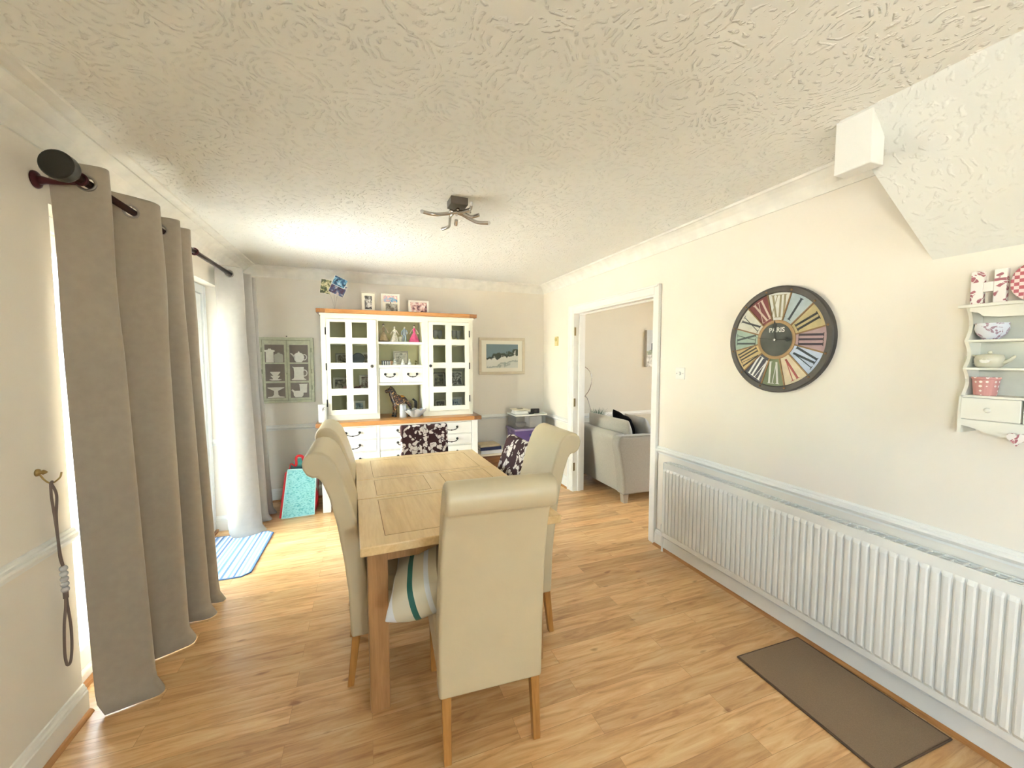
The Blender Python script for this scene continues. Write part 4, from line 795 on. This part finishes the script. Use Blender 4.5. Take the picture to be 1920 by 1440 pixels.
# ------------------------------------------------------------------ wall clock
ck = thing('wall_clock', 'large round wall clock with twelve painted segments in faded colours', 'clock', (XW-.001, 1.562, 1.587))
CM = Matrix(((0, 0, -1, 0), (-1, 0, 0, 0), (0, 1, 0, 0), (0, 0, 0, 1)))      # clock plane: u = -y (right), v = z, out = -x
def cb(): return B().tf(CM)
B().tf(CM).lathe([(.255, 0), (.292, 0), (.292, .026), (.287, .031), (.262, .031), (.258, .026), (.255, .02)], seg=72, cap=False).obj('rim', mat('slate_rim', '4b4744', .5, .3, var=.2, vscale=9), ck)
B().tf(CM).lathe([(.001, .0), (.262, 0), (.262, .020), (.001, .020)], seg=60).obj('backing', mat('aged_tan', '9c7f58', .7, var=.15), ck)
SEG = ['cfcfc9', 'a9b7bd', 'b7a77c', 'a98f92', 'b9c6dc', 'd0c2a6', '6f7a5d', '4d4d58', 'c0a878', '9bb0a4', 'c9c9bd', '75393a']
NUM = ['XII', 'I', 'II', 'III', 'IV', 'V', 'VI', 'VII', 'VIII', 'IX', 'X', 'XI']
NC = ['8d8467', '2a3038', '2b2b2b', '2d2130', '2b3440', 'a1504c', 'cfd0cc', 'e0e0e0', '33302a', '33403f', '2b2f33', 'cbb5a6']
def numeral(txt, M, m_, par):
    b = B().tf(M); h = .060; wd = {'I': .024, 'V': .044, 'X': .044}; tot = sum(wd[c] for c in txt); sc = min(1, .088/tot); x = -tot*sc/2
    def bar(x0, x1, w): b.prism([(x0-w/2, h), (x0+w/2, h), (x1+w/2, -h), (x1-w/2, -h)], lambda p, q, u: (p, q, u), 0, .0008)
    for c in txt:
        w = wd[c]*sc; cx = x+w/2; T_ = .011*sc; t_ = .004*sc
        if c == 'I': bar(cx, cx, T_); ends = [(cx, h), (cx, -h)]
        elif c == 'V': bar(cx-w*.32, cx, T_); bar(cx+w*.34, cx, t_); ends = [(cx-w*.32, h), (cx+w*.34, h)]
        else: bar(cx-w*.32, cx+w*.32, T_); bar(cx+w*.32, cx-w*.32, t_); ends = [(cx+a*w*.32, q) for a in (-1, 1) for q in (h, -h)]
        for ex, ez in ends: b.prism([(ex-T_*.95, ez-.0015), (ex+T_*.95, ez-.0015), (ex+T_*.95, ez+.0015), (ex-T_*.95, ez+.0015)], lambda p, q, u: (p, q, u), .0001, .0009)
        x += w
    b.obj('numeral', m_, par)
def rmat(a): return Matrix.Rotation(-a, 4, 'Z')
for k in range(12):
    a = R(30*k+2); b = cb(); n = 10; g = R(15)-.012
    pts = [(.258*sin(-g+2*g*j/n), .258*cos(-g+2*g*j/n)) for j in range(n+1)]+[(.108*sin(g*.93-2*g*.93*j/n), .108*cos(g*.93-2*g*.93*j/n)) for j in range(n+1)]
    b.tf(CM @ rmat(a)).prism(pts, lambda p, q, u: (p, q, u), .019, .0235)
    s = b.obj('segment', mat('clockseg%d' % k, SEG[k], .6, var=.10, vscale=25), ck)
    M = CM @ rmat(a) @ Matrix.Translation((0, .183, .0240))
    numeral(NUM[k], M, mat('num%d' % k, NC[k], .6), s)
    cb().tf(CM @ rmat(a+R(15))).box(-.0035, .0035, .108, .27, .02, .0275).ball((0, .272, .032), .006).obj('spoke', mat('bronze_spoke', '7d6142', .45, .5), ck)
B().tf(CM).lathe([(.001, .02), (.108, .02), (.108, .028), (.100, .031), (.092, .028), (.092, .025), (.001, .025)], seg=48).obj('centre_ring', mat('tan_ring', 'a88a62', .5, var=.1), ck)
B().tf(CM).lathe([(.001, .02), (.091, .02), (.091, .0265), (.001, .0265)], seg=48).obj('centre_disc', mat('slate_centre', '474a46', .6, var=.25, vscale=14), ck)
textmesh('PARIS', .036, CM @ Matrix.Translation((.004, .052, .0272)), 'lettering', mat('lettering_white', 'e4e2da', .6), ck, .0005, bold=.0006)
BK = mat('hand_black', '1c1a1a', .5)
hd = cb().tf(CM @ rmat(R(-4))).box(-.004, .004, 0, .07, .030, .032).ball((0, .078, .031), .012, (1, 1, .12)).prism([(-.006, .085), (.006, .085), (0, .108)], lambda p, q, u: (p, q, u), .030, .032); hd.obj('hour_hand', BK, ck)
hd = cb().tf(CM @ rmat(R(92))).box(-.003, .003, 0, .06, .033, .035).ball((0, .068, .034), .010, (1, 1, .12)).prism([(-.006, .075), (.006, .075), (0, .093)], lambda p, q, u: (p, q, u), .033, .035); hd.obj('minute_hand', BK, ck)
cb().tf(CM @ rmat(R(-82))).box(-.0012, .0012, 0, .11, .036, .037).obj('second_hand', BK, ck); cb().lathe([(.007, .026), (.007, .038), (.001, .039)], seg=14).obj('pin', CHROME, ck)
# ------------------------------------------------------------------ wall shelf unit
SW = mat('shelf_cream', 'e6e4d8', .5, var=.015)
sh = thing('wall_shelf', 'cream scalloped wall shelf unit with little drawers on the right wall', 'shelf', (XW-.001, .795, 1.21))
W_ = .46; DP = .105
def side(y): # scalloped side profile in x-z
    pts = [(0, .455), (-DP*.95, .455)]
    for z0, z1 in ((.335, .455), (.235, .335), (.135, .235)):
        for k in range(1, 9): q = k/8; pts.append((-DP*(.93-.26*sin(pi*q)), z1+(z0-z1)*q))
    pts += [(-DP, .135), (-DP, .0), (0, .0)]
    return pts
for y in (0, -W_+.01): B().prism(side(y), lambda p, q, u: (p, u, q), y-.01, y).obj('side_panel', SW, sh)
B().box(-.006, 0, -W_+.01, -.01, .02, .455).obj('back_board', mat('shelf_back', 'd8d8cb', .6), sh)
B().box(-DP-.012, .0, -W_-.012, .016, .455, .466).obj('top_board', SW, sh, bev=.002)
n = 40; top = [(-.01-(W_-.02)*k/n, .455) for k in range(n+1)]; bot = [(-.01-(W_-.02)*k/n, .432-.016*abs(sin(2*pi*k/n*1.0))**.7+.010*(abs(k/n-.5) < .04)+.01*(k/n < .06)) for k in range(n, -1, -1)]
B().prism(top+bot, lambda p, q, u: (u, p, q), -DP*.95, -DP*.95+.008).obj('valance', SW, sh)
for z in (.335, .235, .135): B().box(-DP*(.98 if z > .14 else 1), -.006, -W_+.004, -.004, z-.004, z+.004).obj('shelf_board', SW, sh, bev=.001)
bot = [(-(W_)*k/n, .026+.014*cos(4*pi*k/n)-(.012 if 0 < k < n else 0)) for k in range(n, -1, -1)]
B().prism([(-W_, .05), (0, .05)][::-1]+bot, lambda p, q, u: (u, p, q), -DP-.0015, -DP+.009).obj('lower_apron', SW, sh)
B().box(-DP+.01, -.006, -W_+.01, -.01, .045, .052).obj('drawer_floor', SW, sh)
for k in range(3):
    y1 = -.006-k*.149; dr = B().box(-DP-.002, -.012, y1-.144, y1, .053, .130).obj('drawer', SW, sh, bev=.002)
    B().tf(Matrix.Translation((-DP-.002, y1-.072, .09)) @ Matrix.Rotation(R(-90), 4, 'Y')).lathe([(.004, 0), (.004, .006), (.009, .012), (.007, .017), (.001, .018)], seg=12).obj('knob', SW, dr, smooth=True)
FL2 = floral('rose_print', 'ece6e0', 'a96a72', 'c98d90', 24.); GING = None
m, t_, p = nodes('gingham'); MC['gingham'] = m; co = coord(t_, (85, 85, 85)); ck_ = N(t_, 'ShaderNodeTexChecker', i_Scale=1.); L(t_, co, ck_.inputs['Vector']); ck_.inputs['Color1'].default_value = srgb('b8626a'); ck_.inputs['Color2'].default_value = srgb('ead3cd'); L(t_, ck_.outputs[0], p.inputs['Base Color']); p.inputs['Roughness'].default_value = .8
FZ = 1.21+.4665
h = B(); h.box(-.011, .011, -.032, 0, 0, .122).box(-.011, .011, -.088, -.058, 0, .122).box(-.011, .011, -.058, -.032, .046, .08)
h = h.obj('letter_h', FL2, bev=.002); h.location = (2.12, .805, FZ); tag(h, 'rose-patterned letter H standing on top of the wall shelf', 'letter')
pts = []; b = B(); n = 36
vi = [[b.v((x, r*.86*cos(2*pi*k/n), r*sin(2*pi*k/n))) for k in range(n)] for x, r in ((-.011, .066), (.011, .066), (.011, .028), (-.011, .028))]
for a in range(4):
    for k in range(n): b.face([vi[a][k], vi[a][(k+1) % n], vi[(a+1) % 4][(k+1) % n], vi[(a+1) % 4][k]])
o = b.obj('letter_o', m, bev=.002); o.location = (2.12, .652, FZ+.066); tag(o, 'pink gingham letter O next to the rose letter on the wall shelf', 'letter')
o = B().lathe([(.018, 0), (.022, .004), (.036, .02), (.042, .04), (.040, .054), (.043, .058), (.040, .058), (.036, .05), (.030, .018), (.001, .012)], seg=28).obj('bowl', floral('china_roses', 'd8dbe2', 'a48a98', '8a8fb0', 30.), smooth=True); o.location = (2.105, .742, 1.21+.339); tag(o, 'round white china bowl with a rose pattern on the upper shelf', 'bowl')
t = thing('glass_teapot', 'small clear glass teapot with painted panel on the middle shelf', 'teapot', (2.105, .742, 1.21+.239))
B().lathe([(.026, 0), (.034, .006), (.038, .03), (.033, .046), (.001, .05)], seg=22).ball((0, 0, .054), .006).obj('body', mat('smoked_glaze', 'cbc8b4', .15), t, smooth=True)
B().torus((0, .045, .028), .016, .0035, (1, 0, 0)).obj('handle', mat('smoked_glaze', 'cbc8b4'), t, smooth=True); B().tube([(0, -.034, .018), (0, -.05, .028), (0, -.06, .042)], [.008, .006, .004]).obj('spout', MC['smoked_glaze'], t, smooth=True)
B().ball((-.034, 0, .026), .014, (.25, 1, .8)).obj('painted_panel', CHINA, t, smooth=True)
m, t_, p = nodes('polka'); co = coord(t_); vo = N(t_, 'ShaderNodeTexVoronoi', i_Scale=62., i_Randomness=.15); L(t_, co, vo.inputs['Vector']); rp = N(t_, 'ShaderNodeValToRGB'); rp.color_ramp.elements[0].position = .26; rp.color_ramp.elements[1].position = .30; rp.color_ramp.elements[0].color = srgb('efe3dd'); rp.color_ramp.elements[1].color = srgb('c78f8a'); L(t_, vo.outputs['Distance'], rp.inputs[0]); L(t_, rp.outputs[0], p.inputs['Base Color'])
o = B().lathe([(.026, 0), (.028, .002), (.034, .058), (.036, .06), (.036, .066), (.033, .066), (.026, .006), (.001, .006)], seg=28).obj('plant_pot', m, smooth=False); o.location = (2.10, .745, 1.21+.139); tag(o, 'pink polka-dot pot on the lowest open shelf', 'pot')
o = B(); pts = [(sin(a)**3*.022, (.0135*cos(a)-.005*cos(2*a)-.002*cos(3*a)-.001*cos(4*a))*1.45) for a in [2*pi*k/28 for k in range(28)]]
o.prism(pts, lambda p, q, u: (u, p, q), -.006, .006); o = o.obj('hanging_heart', FL2, bev=.003); o.location = (2.045, .645, 1.213); tag(o, 'small rose-print fabric heart hanging below the wall shelf', 'heart')
# ------------------------------------------------------------------ low cabinet in the corner with its boxes
lc = thing('low_cabinet', 'low dark wooden cabinet with a pale top in the corner behind the table', 'cabinet', (1.66, 4.42, 0))
B().box(-.46, .45, -.19, .19, .06, .39).obj('carcass', DARKWOOD, lc, bev=.003)
B().box(-.47, .455, -.2, .2, .39, .412).obj('top', mat('cream_laminate', 'e4dccb', .4), lc, bev=.003)
for x in (-.42, .41):
    for y in (-.16, .16): B().box(x-.02, x+.02, y-.02, y+.02, 0, .06).obj('foot', DARKWOOD, lc)
for k in range(2):
    dr = B().box(-.44+k*.45, -.02+k*.45, -.199, -.19, .09, .37).obj('door', woodmat('walnut_door', '8a5c38', '5f3a20', 'x', 1.2), lc, bev=.002)
    B().ball((-.09+k*.18, -.208, .27), .012).obj('knob', STEEL, dr, smooth=True)
book('white ring binder lying at the bottom of the pile on the low cabinet', 1.345, 4.35, .412, .27, .22, .035, 'dcdde2')
book('navy blue book on the white ring binder on the low cabinet', 1.33, 4.36, .447, .25, .20, .035, '1f2a55')
book('cream covered book on top of the navy book on the low cabinet', 1.32, 4.37, .482, .235, .19, .022, 'd6c4a0', rz=4)
BX = thing('storage_box', 'purple plastic storage box with clips on the low cabinet in the corner', 'storage box', (1.845, 4.42, .412))
PU = mat('purple_plastic', '6a5590', .3); PUL = mat('lilac_plastic', '9b8db3', .3)
b = B()
lo = [b.v(p) for p in ((-.19, -.13, 0), (.19, -.13, 0), (.19, .13, 0), (-.19, .13, 0))]; hi = [b.v(p) for p in ((-.215, -.15, .235), (.215, -.15, .235), (.215, .15, .235), (-.215, .15, .235))]
b.face(lo[::-1]); b.face(hi)
for k in range(4): b.face([lo[k], lo[(k+1) % 4], hi[(k+1) % 4], hi[k]])
b.obj('tub', PU, BX, bev=.012, bseg=3); B().box(-.225, .225, -.16, .16, .228, .25).obj('lid', PUL, BX, bev=.006)
B().box(-.035, .07, -.153, -.146, .155, .185).obj('label', mat('label_blue', '2b3f8e', .4), BX); B().box(-.03, .065, -.151, -.143, .118, .14).obj('label_strip', mat('label_white', 'd4cfda', .5), BX)
B().box(-.228, -.215, -.03, .03, .19, .25).box(.215, .228, -.03, .03, .19, .25).obj('clip', PUL, BX, bev=.002)
CB = thing('clear_box', 'clear plastic box with a white lid on top of the purple box', 'storage box', (1.83, 4.42, .662))
b = B().box(-.19, .19, -.14, -.137, 0, .15).box(-.19, -.187, -.137, .14, 0, .15).box(.187, .19, -.137, .14, 0, .15).box(-.19, .19, .137, .14, 0, .15).box(-.19, .19, -.14, .14, 0, .003); b.obj('tub', CLEARP, CB)
B().box(-.20, .205, -.15, .15, .15, .165).obj('lid', CHINA, CB, bev=.004)
o = B().box(-.08, .08, -.08, .08, 0, .13).obj('white_carton', mat('carton_white', 'eceae4', .6), bev=.006); o.location = (1.91, 4.40, .666); tag(o, 'white carton inside the clear plastic box', 'carton')
o = B().lathe([(.03, 0), (.065, .02), (.075, .04), (.07, .055), (.001, .05)], seg=24).obj('grey_bundle', mat('grey_cloth', '8f8d8c', .8, var=.2), smooth=True); o.location = (1.74, 4.40, .666); tag(o, 'grey bundle inside the clear plastic box, left of the white carton', 'bundle')
t = thing('weighing_scale', 'white kitchen scale with a shallow tray on top of the clear box', 'scale', (1.735, 4.40, .828))
B().prism([(-.085, 0), (.085, 0), (.07, .04), (-.07, .04)], lambda p, q, u: (p, u, q), -.08, .08).obj('body', CHINA, t, bev=.008); B().box(-.10, .10, -.09, .09, .046, .056).box(-.02, .02, -.02, .02, .038, .047).obj('tray', mat('cream_tray', 'ddd3bd', .4), t, bev=.003); B().box(-.03, .03, -.03, .03, .057, .064).obj('dish', STEEL, t, bev=.002)
t = thing('camera', 'small black camera on the right of the clear box lid', 'camera', (1.925, 4.38, .828), R(-8)); B().box(-.052, .052, -.02, .02, 0, .055).obj('body', BLACK, t, bev=.006); B().tf(Matrix.Translation((0, -.02, .026)) @ Matrix.Rotation(R(90), 4, 'X')).lathe([(.019, 0), (.019, .014), (.012, .016)]).obj('lens', mat('lens_grey', '4a4744', .2), t)
o = B().box(-.03, .03, -.014, .014, 0, .018).obj('battery', BLACK, bev=.003); o.location = (1.855, 4.33, .828); tag(o, 'small black block beside the camera on the clear box', 'battery')
# ------------------------------------------------------------------ shopping bag
bg_ = thing('shopping_bag', 'large turquoise and red woven shopping bag on the floor left of the dresser', 'shopping bag', (-.62, 4.25, 0), R(4))
TQ = mat('turquoise_bag', '8fd3d6', .5, var=.12, vscale=22, bump=.5, bscale=30); RD = mat('red_bag', 'c4242c', .5, var=.12, vscale=14, bump=.6, bscale=24)
m, t_, p = nodes('bag_print'); co = coord(t_, (40, 40, 110)); vz = N(t_, 'ShaderNodeTexNoise', i_Scale=1.4, i_Detail=5.); L(t_, co, vz.inputs['Vector']); rp = N(t_, 'ShaderNodeValToRGB'); e = rp.color_ramp.elements; e[0].position = .40; e[0].color = srgb('5fb4bd'); e[1].position = .5; e[1].color = srgb('97d9dc'); L(t_, vz.outputs[0], rp.inputs[0]); L(t_, rp.outputs[0], p.inputs['Base Color']); p.inputs['Roughness'].default_value = .45
bpn = N(t_, 'ShaderNodeBump', i_Strength=.5, i_Distance=.01); n9 = N(t_, 'ShaderNodeTexNoise', i_Scale=12.); L(t_, n9.outputs[0], bpn.inputs['Height']); L(t_, bpn.outputs[0], p.inputs['Normal'])
def bagface(P, n=10, amp=.008, seed=0):
    rr = random.Random(seed); a = [rr.uniform(0, 6) for _ in range(4)]; P = [Vector(q) for q in P]
    nr = (P[1]-P[0]).cross(P[3]-P[0]).normalized()
    def f(u, v):
        q = P[0]*(1-u)*(1-v)+P[1]*u*(1-v)+P[2]*u*v+P[3]*(1-u)*v
        return tuple(q+nr*amp*(sin(5*u+4*v+a[0])+sin(9*v-3*u+a[1]))*sin(pi*u)*sin(pi*v))
    return B().grid(f, n, n)
c0, c1, c2_, c3 = (-.135, -.13, .003), (.135, -.13, .003), (.165, .12, .003), (-.15, .12, .003)
t0, t1, t2, t3 = (-.075, -.10, .45), (.16, -.08, .43), (.175, .04, .42), (-.06, .03, .46)
bagface([c0, c1, t1, t0], seed=1).obj('front_panel', m, bg_, smooth=True)
bagface([c1, c2_, t2, t1], 10, .02, seed=2).obj('side_gusset', RD, bg_, smooth=True); bagface([c0, c3, t3, t0], 10, .02, seed=3).obj('side_gusset', RD, bg_, smooth=True)
bagface([c3, c2_, t2, t3], seed=4).obj('back_panel', TQ, bg_, smooth=True); bagface([c0, c1, c2_, c3], 4, 0).obj('base', RD, bg_)
ED = mat('bag_piping', 'b7e3e4', .5)
B().tube([c0, t0], .005, 6).tube([c1, t1], .005, 6).tube([t0, t1], .005, 6).tube([c0, c1], .005, 6).obj('piping', ED, bg_)
bagface([(-.155, -.128, .01), (-.135, -.131, .01), (-.078, -.101, .44), (-.10, -.095, .42)], 4, .002, seed=6).obj('red_edge', RD, bg_)
B().tube(crom([(-.06, -.08, .44), (-.05, -.085, .50), (-.01, -.07, .47), (0, -.08, .56), (.05, -.07, .55), (.07, -.08, .43)], 6), .013, 8, flat=.35).obj('handle', RD, bg_, smooth=True)
B().lathe([(.05, 0), (.055, .03), (.04, .06), (.001, .07)], (.02, -.01, .46), 14).obj('contents', mat('teal_cloth', '5aa9a2', .8), bg_, smooth=True)
bagface([(.142, -.06, .10), (.163, .04, .10), (.168, .02, .33), (.155, -.04, .34)], 6, .004, seed=7).obj('white_stripe', mat('bag_white', 'cfcac4', .6), bg_)
# ------------------------------------------------------------------ living room
sf = thing('sofa', 'light grey fabric sofa in the living room, its back to the doorway', 'sofa', (2.45, 3.32, 0))
prof = [(.02, .09), (-.005, .35), (-.05, .60), (-.06, .66), (-.045, .70), (0, .715), (.08, .70), (.13, .66), (.15, .45), (.16, .09)]
B().prism(prof, lambda p, q, u: (p, u, q), .12, .92).obj('back', SOFAL, sf, bev=.02, bseg=3)
def arm(y0, y1):
    b = B(); P = [(.0, .09), (-.01, .28), (-.045, .48), (-.075, .6), (-.07, .66), (-.035, .695), (.3, .69), (.70, .665), (.76, .62), (.77, .5), (.76, .09)]
    b.prism(P, lambda p, q, u: (p, u, q), y0, y1); return b
arm(0, .14).obj('arm', SOFA, sf, bev=.025, bseg=3); arm(.88, 1.0).obj('arm', SOFA, sf, bev=.025, bseg=3)
B().tube([(-.035, .004, .70), (.3, .004, .695), (.7, .004, .67)], .006, 6).obj('piping', SOFAL, sf)
B().box(.14, .76, .14, .88, .09, .30).obj('seat_base', SOFA, sf, bev=.015); B().box(.15, .78, .145, .875, .302, .44).obj('seat_cushion', SOFAL, sf, bev=.035, bseg=4)
for x in (.04, .70):
    for y in (.05, .95): B().prism([(x-.035, .095), (x+.035, .095), (x+.022, 0), (x-.022, 0)], lambda p, q, u: (p, u, q), y-.03, y+.03).obj('foot', mat('pale_wood_foot', 'b5a896', .45), sf, bev=.003)
bc = pillow(.80, .42, .19, seed=5, pinch=.03).obj('back_cushion', SOFAL, sf, smooth=True, sub=1); bc.matrix_local = Matrix.Translation((.155, .48, .64)) @ Matrix.Rotation(R(90), 4, 'Z') @ Matrix.Rotation(R(78), 4, 'X')
bk = mat('black_velvet', '0b080b', .9, spec=.1); gc = mat('pale_grey_cushion', 'b3b1ad', .9)
def put(o, M, label, cat): o.matrix_world = M; return tag(o, label, cat)
put(pillow(.42, .42, .14, seed=8, pinch=.12).obj('black_cushion', bk, smooth=True, sub=1), Matrix.Translation((2.84, 3.86, .66)) @ Matrix.Rotation(R(80), 4, 'Z') @ Matrix.Rotation(R(72), 4, 'X') @ Matrix.Rotation(R(9), 4, 'Z'), 'black velvet cushion with pointed corners on the living-room sofa', 'cushion')
put(pillow(.44, .44, .15, seed=9, pinch=.08).obj('grey_cushion', gc, smooth=True, sub=1), Matrix.Translation((3.02, 3.80, .63)) @ Matrix.Rotation(R(85), 4, 'Z') @ Matrix.Rotation(R(66), 4, 'X'), 'pale grey cushion behind the black one on the living-room sofa', 'cushion')
# plant and lamp
st = thing('side_table', 'small side table behind the living-room sofa holding the grass plant', 'side table', (2.90, 4.49, 0))
B().box(-.16, .16, -.14, .14, .53, .56).obj('top', WHITEM, st, bev=.003)
for sx in (-1, 1):
    for sy in (-1, 1): B().box(sx*.14-.015, sx*.14+.015, sy*.12-.015, sy*.12+.015, 0, .53).obj('leg', WHITEM, st)
pl = thing('grass_plant', 'potted green grass plant behind the living-room sofa', 'plant', (2.89, 4.49, .561))
B().lathe([(.04, 0), (.055, .09), (.05, .09), (.04, .08), (.001, .08)], seg=18).obj('pot', mat('grey_pot', '6e6e6a', .6), pl); b = B()
for k in range(90):
    a = random.uniform(0, 2*pi); r0 = random.uniform(0, .035); l = random.uniform(.12, .20); tl = random.uniform(.02, .11)
    b.tube([(r0*cos(a), r0*sin(a), .075), ((r0+tl*.35)*cos(a), (r0+tl*.35)*sin(a), .075+l*.6), ((r0+tl)*cos(a), (r0+tl)*sin(a), .075+l)], [.0028, .0022, .0006], 4)
b.obj('leaves', mat('grass_blade', '3f6044', .6, var=.3, vscale=20), pl)
lp = thing('floor_lamp', 'slim chrome floor lamp with twisting curved arms in the living room', 'lamp', (2.66, 4.5, 0))
B().lathe([(.001, 0), (.10, 0), (.10, .015), (.01, .022)], seg=28).obj('base', CHROME, lp)
B().tube(crom([(0, 0, .02), (.06, 0, .3), (.10, 0, .6), (.115, 0, .80), (.06, 0, .97), (.02, 0, 1.0), (-.04, 0, 1.12), (-.03, 0, 1.3)], 8), .005, 8).obj('stem', CHROME, lp, smooth=True)
B().tube(crom([(.03, 0, 1.0), (.09, 0, 1.08), (.125, 0, 1.2), (.10, 0, 1.31), (.02, 0, 1.38), (-.06, 0, 1.40)], 8), .006, 8).obj('light_arm', CHROME, lp, smooth=True)
st = thing('lamp_table', 'small wooden table by the living-room wall carrying a photo frame', 'side table', (3.85, 4.42, 0))
B().box(-.2, .25, -.2, .2, .355, .38).obj('top', OAK, st, bev=.003)
for sx in (-.17, .22):
    for sy in (-.17, .17): B().box(sx-.02, sx+.02, sy-.02, sy+.02, 0, .355).obj('leg', OAKZ, st)
frame('framed_photograph', 'white photo frame with a blue picture on the living-room table', 3.80, 4.50, .381, .135, .15, blotch('lr_photo', ['2f5fa8', '5b8fd0', 'b88d70', 'e8e6e2'], 16, 30), FW, .016, .004, 12, 8)
cvs = thing('beach_house_canvas', 'canvas picture of a house above pale rocks on the living-room wall', 'picture', (3.98, YB-.04, 1.37))
B().box(-.23, .35, 0, .035, 0, .52).obj('canvas', mat('canvas_edge', 'bdb6a6', .8), cvs)
def flat(m, pts, y, nm):
    b = B(); poly(b, pts, y); return b.obj(nm, m, cvs)
flat(mat('cv_sky', 'c6cdd0', .8), [(-.23, 0), (.35, 0), (.35, .52), (-.23, .52)], 0, 'sky'); flat(mat('cv_house', '55636c', .8, var=.2), [(-.15, .23), (.2, .23), (.2, .36), (.03, .42), (-.15, .33)], -.0009, 'house')
flat(blotch('cv_bush', ['5b6647', '8a9270', 'b5b592'], 14, 41), [(-.23, .14), (.35, .14), (.35, .26), (-.05, .27), (-.23, .22)], -.0018, 'bushes'); flat(blotch('cv_rock', ['8e8a78', 'cbc7b6', 'e4e1d4'], 12, 42), [(-.23, 0), (.35, 0), (.35, .16), (-.23, .17)], -.0027, 'rocks')
# a few small things of the place
t = thing('picture_hook', 'tiny dark nail above the crockery picture', 'nail', (-.74, YB-.004, 1.712)); B().ball((0, -.003, 0), .006).obj('nail_head', IRON, t)
